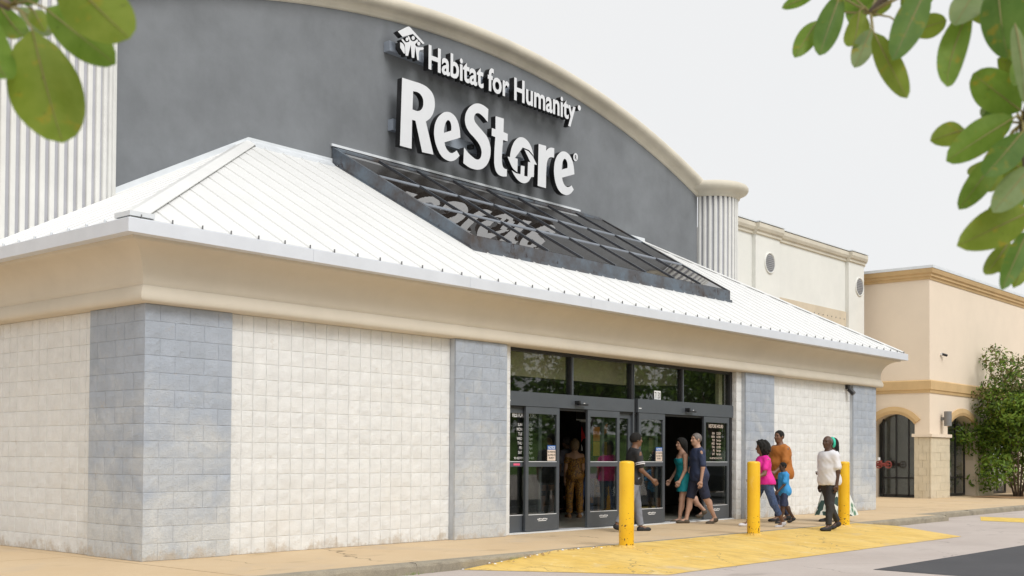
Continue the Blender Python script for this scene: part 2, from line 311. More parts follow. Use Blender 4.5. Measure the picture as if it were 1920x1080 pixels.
GLYPHS = {
 'R': [[(7.849,8.502,1),(8.127,8.506,0),(8.389,8.506,0),(8.563,8.468,0),(8.695,8.375,0),(8.744,8.226,0),(8.719,8.058,0),(8.631,7.907,0),(8.499,7.801,1),(8.718,7.195,1),(8.404,7.181,1),(8.215,7.753,1),(8.125,7.753,1),(8.116,7.188,1),(7.806,7.185,1)], [(8.145,8.313,1),(8.29,8.318,0),(8.392,8.26,0),(8.426,8.151,0),(8.394,8.035,0),(8.294,7.96,0),(8.133,7.954,1)]],
 'e': [[(9.485,7.692,1),(9.457,7.884,0),(9.372,8.046,0),(9.242,8.124,0),(9.071,8.121,0),(8.913,8.032,0),(8.789,7.886,0),(8.733,7.698,0),(8.747,7.51,0),(8.827,7.336,0),(8.943,7.212,0),(9.092,7.16,0),(9.231,7.165,0),(9.37,7.234,0),(9.467,7.323,1),(9.379,7.411,1),(9.304,7.358,0),(9.218,7.326,0),(9.128,7.352,0),(9.057,7.42,0),(9.025,7.502,1)], [(9.006,7.686,1),(9.021,7.804,0),(9.067,7.915,0),(9.126,7.968,0),(9.186,7.944,0),(9.219,7.862,0),(9.218,7.776,1)]],
 'S': [[(10.325,8.462,1),(10.168,8.507,0),(9.987,8.503,0),(9.819,8.426,0),(9.687,8.297,0),(9.621,8.146,0),(9.638,7.984,0),(9.736,7.869,0),(9.893,7.781,0),(10.034,7.688,0),(10.114,7.582,0),(10.122,7.477,0),(10.073,7.383,0),(9.988,7.346,0),(9.853,7.374,0),(9.719,7.434,0),(9.596,7.515,1),(9.578,7.195,1),(9.722,7.147,0),(9.889,7.131,0),(10.057,7.153,0),(10.216,7.231,0),(10.352,7.391,0),(10.403,7.579,0),(10.383,7.73,0),(10.301,7.867,0),(10.163,7.961,0),(10.007,8.049,0),(9.912,8.12,0),(9.891,8.192,0),(9.924,8.265,0),(10,8.308,0),(10.125,8.29,0),(10.309,8.189,1)]],
 't': [[(10.551,8.369,1),(10.814,8.373,1),(10.805,8.089,1),(10.944,8.078,1),(10.938,7.919,1),(10.795,7.918,1),(10.769,7.678,0),(10.764,7.458,0),(10.796,7.355,0),(10.848,7.324,0),(10.925,7.324,1),(10.921,7.171,1),(10.744,7.146,0),(10.602,7.193,0),(10.531,7.319,0),(10.518,7.487,0),(10.548,7.928,1),(10.432,7.935,1),(10.437,8.094,1),(10.551,8.092,1)]],
 'o': [[(11.803,7.786,1),(11.721,7.958,0),(11.57,8.08,0),(11.372,8.099,0),(11.202,8.003,0),(11.083,7.836,0),(11.027,7.667,1),(11.02,7.602,1),(10.941,7.595,1),(11.014,7.491,0),(11.116,7.381,0),(11.262,7.322,1),(11.272,7.612,1),(11.182,7.615,1),(11.436,7.892,1),(11.647,7.879,1)], [(11.493,7.859,1),(11.629,7.847,1),(11.773,7.768,1),(11.918,7.61,1),(11.825,7.604,1),(11.815,7.327,1),(11.727,7.308,1),(11.628,7.193,0),(11.505,7.134,0),(11.332,7.143,0),(11.186,7.224,0),(11.076,7.333,1),(11.209,7.299,0),(11.368,7.302,1),(11.378,7.49,1),(11.501,7.498,1),(11.491,7.288,1),(11.602,7.296,1),(11.617,7.616,1),(11.699,7.621,1)]],
 'r': [[(11.972,8.079,1),(12.229,8.087,1),(12.236,7.984,1),(12.291,8.035,0),(12.395,8.083,0),(12.516,8.094,1),(12.512,7.882,1),(12.417,7.875,0),(12.328,7.838,0),(12.269,7.745,0),(12.247,7.623,0),(12.233,7.157,1),(11.946,7.157,1)]],
 'e2': [[(13.25,7.653,1),(13.219,7.836,0),(13.135,7.994,0),(13,8.081,0),(12.828,8.087,0),(12.679,8.004,0),(12.564,7.855,0),(12.514,7.661,0),(12.528,7.466,0),(12.601,7.282,0),(12.729,7.165,0),(12.879,7.128,0),(13.008,7.141,0),(13.138,7.21,0),(13.228,7.3,1),(13.147,7.382,1),(13.05,7.329,0),(12.963,7.316,0),(12.877,7.358,0),(12.827,7.422,0),(12.801,7.493,1)], [(12.789,7.671,1),(12.799,7.768,0),(12.84,7.89,0),(12.904,7.935,0),(12.969,7.895,0),(12.998,7.807,0),(12.992,7.746,1)]],
 'reg': [[(13.374,8.066,0),(13.35,7.996,0),(13.291,7.958,0),(13.232,7.973,0),(13.207,8.032,0),(13.23,8.102,0),(13.289,8.141,0),(13.348,8.126,0)]],
 'roofmark': [[(7.724,9.359,1),(7.97,9.516,1),(8.023,9.535,0),(8.055,9.525,1),(8.443,9.328,1),(8.418,9.307,1),(8.388,9.3,1),(8.128,9.422,1),(7.854,9.288,1)]],
 'figures': [[(7.825,9.229,0),(7.86,9.243,0),(7.926,9.209,0),(7.985,9.221,0),(8.032,9.264,0),(7.998,9.315,0),(7.993,9.34,0),(8.031,9.341,0),(8.08,9.281,0),(8.14,9.281,0),(8.199,9.314,0),(8.245,9.346,0),(8.266,9.332,0),(8.218,9.267,0),(8.191,9.234,0),(8.231,9.201,0),(8.322,9.213,0),(8.422,9.222,0),(8.413,9.198,0),(8.31,9.143,0),(8.294,8.956,1),(8.25,8.948,1),(8.191,9.191,1),(8.167,8.963,1),(8.101,8.955,1),(8.071,9.193,1),(8,8.958,1),(7.934,8.949,1),(7.914,9.15,1),(7.879,9.183,0),(7.837,9.211,0)]],
 'leafmark': [[(7.787,9.171,1),(7.855,9.164,1),(7.901,9.121,0),(7.916,8.983,1),(7.887,8.978,1),(7.792,9.061,1)]],
 'head1': [[(8.01,9.287,0),(7.999,9.258,0),(7.973,9.24,0),(7.946,9.243,0),(7.934,9.266,0),(7.945,9.294,0),(7.972,9.312,0),(7.999,9.309,0)]],
 'head2': [[(8.18,9.357,0),(8.167,9.326,0),(8.137,9.307,0),(8.106,9.31,0),(8.093,9.334,0),(8.106,9.364,0),(8.136,9.384,0),(8.167,9.381,0)]],
 'head3': [[(8.331,9.289,0),(8.318,9.26,0),(8.287,9.241,0),(8.257,9.243,0),(8.244,9.266,0),(8.256,9.295,0),(8.287,9.314,0),(8.317,9.312,0)]],
}
LEAVES = [ # side, base, tip, width (m), tone
 ('l',(-7.2643,-11.4126,1.6248),(-7.2655,-11.4692,1.5180),0.0621,1),
 ('l',(-7.2474,-11.4024,1.6505),(-7.2281,-11.4844,1.5892),0.0371,0),
 ('l',(-7.2700,-11.4685,1.6605),(-7.2534,-11.5470,1.5894),0.0502,1),
 ('l',(-7.2972,-11.3901,1.6411),(-7.3012,-11.4445,1.5667),0.0351,0),
 ('l',(-7.2372,-11.2925,1.6855),(-7.2396,-11.3497,1.6401),0.0225,0),
 ('l',(-7.2060,-11.2678,1.6962),(-7.2032,-11.3312,1.6574),0.0182,2),
 ('l',(-7.2251,-11.3369,1.6717),(-7.2374,-11.3829,1.6369),0.0163,1),
 ('l',(-7.2530,-11.3202,1.6861),(-7.2457,-11.3894,1.6636),0.0190,3),
 ('r',(-6.3995,-11.7052,1.8461),(-6.4629,-11.6917,1.8112),0.0158,0),
 ('r',(-6.4248,-11.7204,1.8003),(-6.4789,-11.7169,1.7409),0.0257,0),
 ('r',(-6.4262,-11.7502,1.8252),(-6.4784,-11.7481,1.7368),0.0317,3),
 ('r',(-6.4296,-11.7761,1.7972),(-6.4722,-11.7861,1.7407),0.0300,1),
 ('r',(-6.4391,-11.7948,1.7684),(-6.4889,-11.7964,1.7094),0.0246,2),
 ('r',(-6.4945,-11.8216,1.7430),(-6.5074,-11.8653,1.6569),0.0282,1),
 ('r',(-6.4566,-11.8674,1.7935),(-6.5184,-11.8538,1.6979),0.0365,3),
 ('r',(-6.4195,-11.8328,1.7626),(-6.4316,-11.8801,1.7603),0.0281,1),
 ('r',(-6.3832,-11.7689,1.8046),(-6.4067,-11.8031,1.8088),0.0167,1),
 ('r',(-6.4451,-11.9105,1.7629),(-6.4992,-11.9057,1.6630),0.0313,0),
 ('r',(-6.4556,-11.9449,1.7832),(-6.4883,-11.9652,1.6834),0.0487,3),
 ('r',(-6.4178,-11.9127,1.7975),(-6.4754,-11.9051,1.7360),0.0353,2),
 ('r',(-6.3850,-11.9464,1.6556),(-6.4615,-11.9196,1.6840),0.0459,0),
 ('r',(-6.4946,-11.9742,1.7159),(-6.5279,-11.9938,1.6211),0.0152,2),
 ('r',(-6.4105,-11.9469,1.6426),(-6.4984,-11.9042,1.5837),0.0371,0),
 ('r',(-6.3853,-11.8843,1.6455),(-6.4509,-11.8686,1.6215),0.0291,1),
 ('r',(-6.3985,-11.9292,1.6113),(-6.4684,-11.9069,1.5362),0.0282,0),
 ('r',(-6.4248,-11.9604,1.6218),(-6.4916,-11.9421,1.5632),0.0342,3),
 ('r',(-6.4281,-11.9707,1.5823),(-6.4952,-11.9520,1.5230),0.0317,2),
 ('r',(-6.4074,-11.9626,1.5371),(-6.4991,-11.9157,1.4914),0.0448,1),
 ('r',(-6.3906,-11.9352,1.5098),(-6.4481,-11.9282,1.4657),0.0224,1),
 ('r',(-6.4189,-11.9638,1.5152),(-6.4775,-11.9547,1.4433),0.0228,3),
 ('r',(-6.3311,-11.9177,1.6752),(-6.3928,-11.9062,1.6443),0.0271,3),
 ('r',(-6.3726,-11.9628,1.7203),(-6.4326,-11.9529,1.6715),0.0353,0),
 ('r',(-6.3530,-11.7750,1.8532),(-6.4326,-11.7423,1.8097),0.0287,0),
 ('r',(-6.3496,-11.8401,1.8439),(-6.4127,-11.8263,1.7899),0.0317,0),
 ('r',(-6.3427,-11.9542,1.7978),(-6.4187,-11.9258,1.7580),0.0361,2),
 ('r',(-6.3301,-11.9469,1.5925),(-6.4023,-11.9247,1.6065),0.0303,1),
 ('r',(-6.3085,-11.9469,1.7660),(-6.3786,-11.9241,1.6844),0.0320,1),
 ('r',(-6.3102,-11.9110,1.6684),(-6.3745,-11.8976,1.6690),0.0250,2),
 ('r',(-6.3171,-11.9311,1.5847),(-6.3874,-11.9089,1.5327),0.0308,0),
 ('r',(-6.3304,-11.9438,1.5063),(-6.3998,-11.9236,1.4810),0.0279,0),
 ('r',(-6.3076,-11.9132,1.6400),(-6.3678,-11.9024,1.5737),0.0275,1),
 ('r',(-6.3728,-11.8740,1.8309),(-6.3919,-11.9109,1.7601),0.0345,1),
 ('r',(-6.3606,-11.9479,1.7756),(-6.4028,-11.9577,1.6956),0.0418,0),
 ('r',(-6.3746,-11.8108,1.8373),(-6.4034,-11.8365,1.7700),0.0279,1),
 ('r',(-6.2830,-11.9388,1.5452),(-6.3455,-11.9248,1.4631),0.0312,1),
 ('r',(-6.2992,-11.8918,1.6259),(-6.3608,-11.8805,1.5968),0.0253,1),
 ('r',(-6.3380,-11.7616,1.8478),(-6.4010,-11.7481,1.7993),0.0264,0),
 ('r',(-6.2685,-11.9288,1.6648),(-6.3316,-11.9146,1.5971),0.0355,0),
 ('r',(-6.2864,-11.9403,1.7162),(-6.3628,-11.9131,1.7276),0.0375,1),
]
# ------------------------------------------------------------------ the setting: ground, road, sidewalk
ROAD = -.13
g = MB(); n = 24
g.add([(-400, -400, ROAD), (500, -400, ROAD), (500, 400, ROAD), (-400, 400, ROAD)], [(0, 1, 2, 3)])
g.build('road', 'asphalt_old', kind='structure')
pz = ROAD+.004
MB().add([(6.5, -6.14, pz), (40, -6.3, pz), (40, -12, pz), (6.2, -12, pz)], [(3, 2, 1, 0)]).build('asphalt_patch', 'asphalt_new', kind='structure')
MB().add([(19.62, -2.97, pz), (19.56, -3.95, pz), (19.2, -8.0, pz), (21.2, -8.0, pz), (21.55, -3.3, pz), (21.53, -2.3, pz)], [(0, 1, 2, 3, 4, 5)]).build('parking_line', 'parking_yellow', kind='structure')
# sidewalk: kerb stones + slabs with open joints
KY = -2.45
sw = MB(); sw.box(-12, 18.9, KY+.02, 12, ROAD-.2, -.03); sw.box(18.9, 60, -1.88, 12, ROAD-.2, -.03)
swo = sw.build('sidewalk', 'kerb_concrete', kind='structure')
joints = [-12, -8, -4, -.2, 3.2, 6.6, 10, 13.4, 16.8, 18.9, 22.3, 25.7, 29.1, 32.5, 36, 40, 45, 50, 60]
for i in range(len(joints)-1):
    a, b = joints[i]+.006, joints[i+1]-.006
    y0 = (KY+.17) if b < 18.95 else -1.73
    rows = [(y0, 4.6)] if a > -.3 else [(y0, 1.2), (1.212, 4.6), (4.612, 8.5)]
    for ya, yb in rows:
        t = random.uniform(-.002, .002)
        MB().box(a, b, ya, yb, -.028, t).build('slab', 'sidewalk_concrete', swo)
def kerb_stone(x0, x1, y0, dx=0):
    m = MB(); nx = max(2, int((x1-x0)/.12)); prof = [(0, ROAD-.15), (0, -.035), (.012, -.008), (.035, .003), (.155, .003), (.155, -.03)]
    rows = []
    for i in range(nx+1):
        x = x0+(x1-x0)*i/nx; rows.append([(x, y0+o+(random.uniform(-.006, .008) if j < 4 else 0), z+(random.uniform(-.014, .003) if 0 < j < 4 else 0)) for j, (o, z) in enumerate(prof)])
    m.grid(rows); m.f = [f[::-1] for f in m.f]
    m.f.append(tuple(range(6))); m.mi.append(0); k_ = len(m.v); m.f.append(tuple(range(k_-1, k_-7, -1))); m.mi.append(0)
    return m.build('kerb_stone', 'kerb_concrete', swo)
x = -11.9
for i in range(11): kerb_stone(x+.004, min(x+2.8, 18.9)-.004, KY); x += 2.8
x = 18.9
for i in range(12): kerb_stone(x+.004, x+2.996, -1.9); x += 3
MB().box(18.9, 19.05, KY, -1.75, ROAD-.15, 0.002).build('kerb_stone', 'kerb_concrete', swo)
# yellow built-up ramp in front of the doors
rows = []
for j in range(9):
    t = j/8; xa = 4.75+(4.1-4.75)*t; xb = 14.2+(13.75-14.2)*t; y = KY+.02+(-4.66-KY)*t
    z = .004+(ROAD+.004-.004)*(t**1.15)
    rows.append([(xa+(xb-xa)*i/40, y+random.uniform(-.01, .01)*(j in (0, 8)), z+random.uniform(-.004, .004)*(0 < j < 8)) for i in range(41)])
r = MB().grid(rows); r.f = [f[::-1] for f in r.f]
lo = [rr[0] for rr in rows]; r.add([(2.85, KY-.02, ROAD+.004)]+lo, [(0, i+2, i+1) for i in range(8)]); 
ro = [rr[-1] for rr in rows]; r.add([(16.1, KY-.02, ROAD+.004)]+ro, [(0, i+1, i+2) for i in range(8)])
fixnormals(r.build('kerb_ramp', 'ramp_yellow', kind='structure', smooth=True))
# worn bare line across the ramp + small litter at the left kerb foot
lt = MB()
for i in range(60):
    xx = random.uniform(2.8, 6.2); yy = KY-.03-abs(random.gauss(0, .06)); s_ = random.uniform(.006, .03)
    zz = ROAD+.01 if xx < 3.2 else ROAD+.13*min(1, (xx-2.5)/2.2)+.006
    lt.add([(xx-s_, yy-s_*.6, zz), (xx+s_, yy-s_*.4, zz), (xx+s_*.7, yy+s_*.6, zz+.003), (xx-s_*.6, yy+s_*.5, zz), (xx, yy, zz+s_*.5)], [(0, 1, 4), (1, 2, 4), (2, 3, 4), (3, 0, 4)], random.choice([0, 0, 1]))
o = lt.build('kerb_litter', ['mulch_brown', 'plain_white'], kind='stuff'); tag(o, 'leaf crumbs and grit along the kerb foot beside the yellow ramp', 'litter')
gr = MB()
for i in range(140):
    xx = random.choice([3.9, 4.1, 5.0, .8, 2.0])+random.gauss(0, .12); yy = KY-.01-abs(random.gauss(0, .02)); zz = ROAD+(.06 if xx > 3 else 0); h = random.uniform(.02, .06); a = random.uniform(0, 6.3)
    gr.add([(xx, yy, zz), (xx+.006, yy, zz), (xx+.02*math.cos(a), yy+.02*math.sin(a), zz+h)], [(0, 1, 2)])
tag(gr.build('weeds', 'foliage_bush', kind='stuff'), 'small green weeds growing from the kerb joint by the yellow ramp', 'weeds')
# lawn bank across the car park (seen mirrored in the shop glass)
b = MB(); rows = []
for j, (y, z) in enumerate([(-46, ROAD-.02), (-50, .6), (-58, 2.2), (-70, 4.0), (-110, 5)]): rows.append([(x, y, z+random.uniform(-.2, .2)) for x in range(-120, 330, 15)])
fixnormals(b.grid(rows).build('grass_bank', 'grass_green', kind='structure', smooth=True))

# ------------------------------------------------------------------ the store
LX = 20.51
store = thing('store_building', 'long grey and cream store with arched gable, white hipped metal roof and glazed entrance', 'store')
cw = MB()   # core walls behind the block facing
cw.box(.0145, 6.60, .0145, .3, -.05, 3.05); MB().box(.0155, .3, .301, 5, -.05, 3.05).build('side_wall', 'mortar_cream', store)
MB().box(13.8145, LX-.036, .0145, .3, -.05, 3.05).build('front_wall', 'mortar_cream', store); MB().box(19.0, LX-.035, .301, 5, -.05, 3.05).build('end_wall', 'mortar_cream', store); MB().box(.036, .3, 5.001, 9, -.05, 3.05).build('side_wall', 'mortar_cream', store)
wall = cw.build('block_wall', 'mortar_cream', store)
BLK = {}
def block_mesh(wd, score, m, var):
    key = (round(wd, 3), score, m, var)
    if key in BLK: return BLK[key]
    xs = [0, .010, .07, wd*.5-.07, wd*.5-.007, wd*.5, wd*.5+.007, wd*.5+.07, wd-.07, wd-.010, wd] if wd > .3 else [0, .010, wd*.33, wd*.66, wd-.010, wd]
    zs = [0, .007, .07, .135, S-.007-.002, S-.002]
    r_ = random.Random(int(wd*1000)*31+var*7+len(m)); rows = []
    for iz, z in enumerate(zs):
        row = []
        for ix, xx in enumerate(xs):
            edge = ix in (0, len(xs)-1) or iz in (0, len(zs)-1)
            near = ix in (1, len(xs)-2) or iz in (1, len(zs)-2)
            d = (.0035 if m == 'grey_block' else (.009 if ix in (0, len(xs)-1) else .0035)) if edge else (r_.uniform(-.002, .002) if near else -r_.uniform(.000, .007))
            if score and len(xs) > 8 and ix == 5 and 0 < iz < len(zs)-1: d = .010
            row.append((xx, d, z))
        rows.append(row)
    b_ = MB().grid(rows); nx = len(xs); nz_ = len(zs)
    ring = [rows[0][i] for i in range(nx)]+[rows[j][-1] for j in range(1, nz_)]+[rows[-1][i] for i in range(nx-2, -1, -1)]+[rows[j][0] for j in range(nz_-2, 0, -1)]
    back = [(p[0], .034, p[2]) for p in ring]; q = len(ring)
    b_.add(ring+back, [(i, i+q, (i+1) % q+q, (i+1) % q) for i in range(q)])
    me = b_.mesh('block'); me.materials.append(MATS[m]); BLK[key] = me; return me
def place_block(x, y, z, wd, m, parent, score=True, rot=0, name='block'):
    o = bpy.data.objects.new(name, block_mesh(wd-.004, score, m, random.randrange(5))); COL.objects.link(o)
    o.parent = parent; o.location = (x, y, z); o.rotation_euler.z = rot; return o
def place_stuff(acc, x, y, z, wd, m, score=True, rot=0):
    me = block_mesh(wd-.004, score, m, random.randrange(5)); c_, s_ = math.cos(rot), math.sin(rot)
    acc.add([(x+v.co.x*c_-v.co.y*s_, y+v.co.x*s_+v.co.y*c_, z+v.co.z) for v in me.vertices], [tuple(p.vertices) for p in me.polygons])
B0 = 1.349+S; BW = 2*S
far_acc = MB()
for k in range(15):
    z = k*S+.002
    place_block(1.19, 0, z, B0-1.19, 'cream_block', wall)
    for i in range(9): place_block(B0+i*BW, 0, z, BW, 'cream_block', wall)
    y0 = 1.53    # left return wall faces -X: rotate -90 deg
    place_block(0, y0, z, y0-1.18, 'cream_block', wall, True, -math.pi/2)
    for i in range(4): place_block(0, y0+(i+1)*BW, z, BW, 'cream_block', wall, i % 2 == 0, -math.pi/2)
    for i in range(4, 9): place_stuff(far_acc, 0, y0+(i+1)*BW, z, BW, 'cream_block', True, -math.pi/2)
    for i in range(10):
        x = 15.2+i*BW
        if i < 5: place_block(x, 0, z, BW, 'cream_block', wall)
        else: place_stuff(far_acc, x, 0, z, min(BW, 19.25-x), 'cream_block')
    place_stuff(far_acc, 6.385, 0, z, .235, 'cream_block'); place_stuff(far_acc, 13.80, 0, z, .215, 'cream_block')
    place_stuff(far_acc, 13.80, .16, z, .16, 'cream_block', False, -math.pi/2)
far_acc.build('block_facing', 'cream_block', wall, kind='stuff')
def pilaster(x0, x1, y, left=False):
    c_ = MB(); c_.box(x0+.012, x1-.012, y+.0075, .03, -.05, 3.048)
    if left: c_ = MB(); c_.box(x0+.0075, x1-.012, y+.0075, .03, -.05, 3.048); c_.box(x0+.0075, .0, .031, 1.17, -.05, 3.048)
    p = c_.build('pilaster', 'mortar_grey', store); W = x1-x0
    for k in range(15):
        z = k*S+.002; e = [0, W/3, 2*W/3, W] if k % 2 else [0, W/6, W/2, W*5/6, W]
        for a, b_ in zip(e, e[1:]): place_block(x0+a, y, z, b_-a, 'grey_block', p, False)
        if left:
            e = [0, .42, .83, 1.21] if k % 2 else [0, .21, .62, 1.03, 1.21]
            for a, b_ in zip(e, e[1:]): place_block(x0, -.024+b_, z, b_-a, 'grey_block', p, False, -math.pi/2)
    if not left:
        s_ = MB(); s_.box(x0+.004, x0+.03, y+.036, .0, 0, 3.046); s_.build('side_face', 'mortar_grey', p)
    return p
pilaster(-.055, 1.185, -.055, True); pilaster(5.2, 6.39, -.127); pilaster(14.01, 15.24, -.1); pilaster(19.2, LX, -.1)
# right return of the last pilaster
MB().box(LX-.03, LX, -.06, 1.2, -.05, 3.048).build('return_wall', 'grey_block', store)
# cornice (cove) swept round the corner
prof = [(-.25, 3.049), (.165, 3.052), (.192, 3.065), (.205, 3.095), (.203, 3.14), (.185, 3.19), (.158, 3.235), (.150, 3.246), (.144, 3.250), (.150, 3.254), (.151, 3.31), (.158, 3.38), (.178, 3.46), (.215, 3.54), (.27, 3.61), (.345, 3.665), (.435, 3.70), (.52, 3.715), (.52, 3.80), (-.25, 3.80)]
def sweep(prof, name, m, parent, smooth=True):
    path = [lambda o: (-o, 9.0), lambda o: (-o, -o), lambda o: (LX+o, -o), lambda o: (LX+o, 9.0)]
    rows = [[(*p(o), z) for o, z in prof] for p in path]
    xs = MB()
    for i in range(3):
        A, B_ = rows[i], rows[i+1]; nseg = 14 if i == 1 else 5
        xs.grid([[tuple(np.array(a)+(np.array(b_)-np.array(a))*t/nseg) for a, b_ in zip(A, B_)] for t in range(nseg+1)])
    o = xs.build(name, m, parent, smooth=smooth); fixnormals(o)
    return o
sweep(prof, 'cornice', 'tan_stucco', store)
# gutter / fascia in 10 ft sections
gp = [(.50, 3.722), (.50, 3.738), (.655, 3.742), (.655, 3.895), (.640, 3.905), (.628, 3.90), (.628, 3.86), (.50, 3.86)]
def gutter(p0, p1, dirn, mit0=0, mit1=0):   # front section from x p0..p1
    rows = []
    for q, mt in ((p0, mit0), (p1, mit1)):
        if dirn == 'f': rows.append([(q+mt*o, -o, z) for o, z in gp])
        else: rows.append([(-o if dirn == 'l' else LX+o, q+mt*o, z) for o, z in gp])
    m = MB().grid(rows); n_ = len(gp); m.f += [tuple(range(n_)), tuple(range(n_, 2*n_))[::-1]]; m.mi += [0, 0]
    return fixnormals(m.build('gutter_section', 'gutter_white', store))
gx = [1.98+2.955*i for i in range(7)]
gutter(0, gx[0]-.003, 'f', -1, 0)
for a, b_ in zip(gx, gx[1:]): gutter(a, b_-.003, 'f')
gutter(gx[-1], LX, 'f', 0, 1)
gutter(0, .4, 'l', -1, 0)
for i in range(3): gutter(.403+2.955*i, .4+2.955*(i+1), 'l')
gutter(0, 9, 'r', -1, 0)
# roof
SL = .56; EV = -.60; YW = 4.25; HLX = 4.57; HK = (YW-EV)/(HLX-EV)
rz = lambda y: 3.905+SL*(y-EV)
HIPR = lambda y: 21.08-(21.08-16.62)*(y-EV)/(YW-EV)      # right hip x at depth y
roof = MB().add([(EV, EV, rz(EV)-.03), (HIPR(EV), EV, rz(EV)-.03), (HIPR(YW), YW, rz(YW)-.03), (HLX, YW, rz(YW)-.03), (EV, YW, rz(EV)-.03), (HIPR(EV), YW, rz(EV)-.03)],
   [(0, 1, 2, 3), (0, 3, 4), (1, 5, 2), (0, 4, 5, 1), (3, 2, 5, 4)]).build('roof', 'roof_white', store)
def yl_top(x): return min(YW, EV+(x-EV)*HK, EV+(21.08-x)/(21.08-16.62)*(YW-EV))
def panel(pts, nrm):   # thin sheet with the seam rib on its first edge
    m = MB(); P = [Vector(p) for p in pts]; n_ = Vector(nrm).normalized()
    m.prism([tuple(p) for p in P], 0, tuple(n_*.012)); m.f[-6:] = m.f[-6:]
    a, b_ = P[0], P[-1]; e = (P[1]-P[0]).normalized()
    if (b_-a).length > .02:
        m.prism([tuple(a+n_*.012), tuple(a+e*.022+n_*.012), tuple(a+e*.016+n_*.028), tuple(a+e*.006+n_*.028)], 0, tuple(b_-a))
    return fixnormals(m.build('roof_panel', 'roof_white', roof))
PW = .4047; nrm_f = (0, -SL, 1)
xs_ = [EV]+[-.073+PW*i for i in range(-1, 54) if EV+.05 < -.073+PW*i < 21.05]+[21.08]
for a, b_ in zip(xs_, xs_[1:]):
    ya, yb = yl_top(a), yl_top(b_)
    pts = [(a, EV, rz(EV)), (b_-.003, EV, rz(EV)), (b_-.003, max(yb, EV+.01), rz(max(yb, EV+.01)))]
    if a < HLX < b_: pts.append((HLX, YW, rz(YW)))
    if a < HIPR(YW) < b_: pts.append((HIPR(YW), YW, rz(YW)))
    pts.append((a, max(ya, EV+.005), rz(max(ya, EV+.005)))); panel(pts, nrm_f)
nrm_l = (-SL*HK, 0, 1); lz = lambda x: 3.905+SL*HK*(x-EV); hx = lambda y: EV+(y-EV)/HK
ys_ = [EV]+[-.1+PW*i for i in range(0, 12) if -.1+PW*i < YW]+[YW, YW+.4, YW+.8, YW+1.2]
for a, b_ in zip(ys_, ys_[1:]):
    ta, tb = hx(min(a, YW)), hx(min(b_, YW))
    panel([(EV, b_-.003, lz(EV)), (EV, a, lz(EV)), (max(ta, EV+.01), a, lz(max(ta, EV+.01))), (max(tb, EV+.01), b_-.003, lz(max(tb, EV+.01)))], nrm_l)
# seam end clips standing above the gutter lip
for x in xs_[1:-1]: MB().box(x-.003, x+.006, -.632, -.612, 3.89, 3.955).build('seam_clip', 'lamp_grey', roof)
for y in ys_[1:12]: MB().box(-.632, -.60, y-.006, y+.006, 3.89, 3.945).build('seam_clip', 'galvanised', roof)
# hip caps
def hipcap(p0, p1, ea, eb, wd=.21, h=.052):
    p0, p1, ea = map(Vector, (p0, p1, ea)); m = MB(); up = Vector((0, 0, h))
    for e in ([ea, eb] if eb else [ea]):
        q = [p0+up, p0+e*wd+up*.9, p1+e*wd+up*.9, p1+up]; m.prism([tuple(v) for v in q], 0, (0, 0, .012))
    return fixnormals(m.build('hip_cap', 'roof_white', roof))
hipcap((EV, EV, rz(EV)), (HLX, YW, rz(YW)), Vector((1, 0, 0)), Vector((0, 1, 0)))
d_ = Vector((HIPR(YW)-21.08, YW-EV, 0)).normalized()
hipcap((21.08, EV, rz(EV)), (HIPR(YW), YW, rz(YW)), Vector((-1, 0, 0)), None, .21, .036)
MB().box(-.62, -.30, -.62, -.58, 3.93, 3.985).box(-.62, -.58, -.58, -.30, 3.93, 3.985).build('hip_cap_end', 'galvanised', roof)
# wall flashing along the roof tops
f_ = MB(); th = .028
f_.prism([(HLX, YW-th, rz(YW)-.05), (HIPR(YW), YW-th, rz(YW)-.05), (HIPR(YW), YW-th, rz(YW)+.11), (HLX, YW-th, rz(YW)+.11)], 0, (0, th-.002, 0))
f_.prism([(1.9, YW-th, lz(1.9)-.05), (HLX, YW-th, lz(HLX)-.05), (HLX, YW-th, lz(HLX)+.11), (1.9, YW-th, lz(1.9)+.11)], 0, (0, th-.002, 0))
f_.prism([(HLX+.05, YW-.16, rz(YW-.16)+.015), (6.4, YW-.16, rz(YW-.16)+.015), (6.4, YW-.03, rz(YW)+.03), (HLX+.05, YW-.03, rz(YW)+.03)], 0, (0, 0, .03))
fixnormals(f_.build('flashing', 'galvanised', roof))
for k in range(5): MB().box(HLX+.25+k*PW, HLX+.27+k*PW, YW-.175, YW-.155, rz(YW-.16)+.0, rz(YW-.16)+.05).build('seam_clip', 'galvanised', roof)

# arched gable
AX, AZ, AR = 10.33, -14.624, 24.47
JL, JR = 1.96, 19.107
arc = lambda x, r=AR: AZ+math.sqrt(r*r-(x-AX)**2)
N = 60; top = [(JL+(JR-JL)*i/N, YW, arc(JL+(JR-JL)*i/N)) for i in range(N+1)]
fixnormals(MB().prism([(JL, YW, 3.0), (JR, YW, 3.0)]+top[::-1], 0, (0, .35, 0)).build('gable_wall', 'dark_stucco', store))
cprof = [(-.0, -.02), (.055, .0), (.065, .08), (.10, .11), (.14, .13), (.20, .135), (.25, .16), (.285, .22), (.285, .28), (.25, .335), (.19, .365), (.10, .375), (-.40, .36), (-.40, -.02)]   # (out, up)
m = MB(); rows = []
for i in range(N+1):
    x = JL+(JR-JL)*i/N; a = math.atan2(arc(x)-AZ, x-AX)
    rows.append([(AX+(AR+u)*math.cos(a), YW-o, AZ+(AR+u)*math.sin(a)) for o, u in cprof])
m.grid(rows, closed=True); fixnormals(m.build('gable_coping', 'coping_stucco', store, smooth=True))
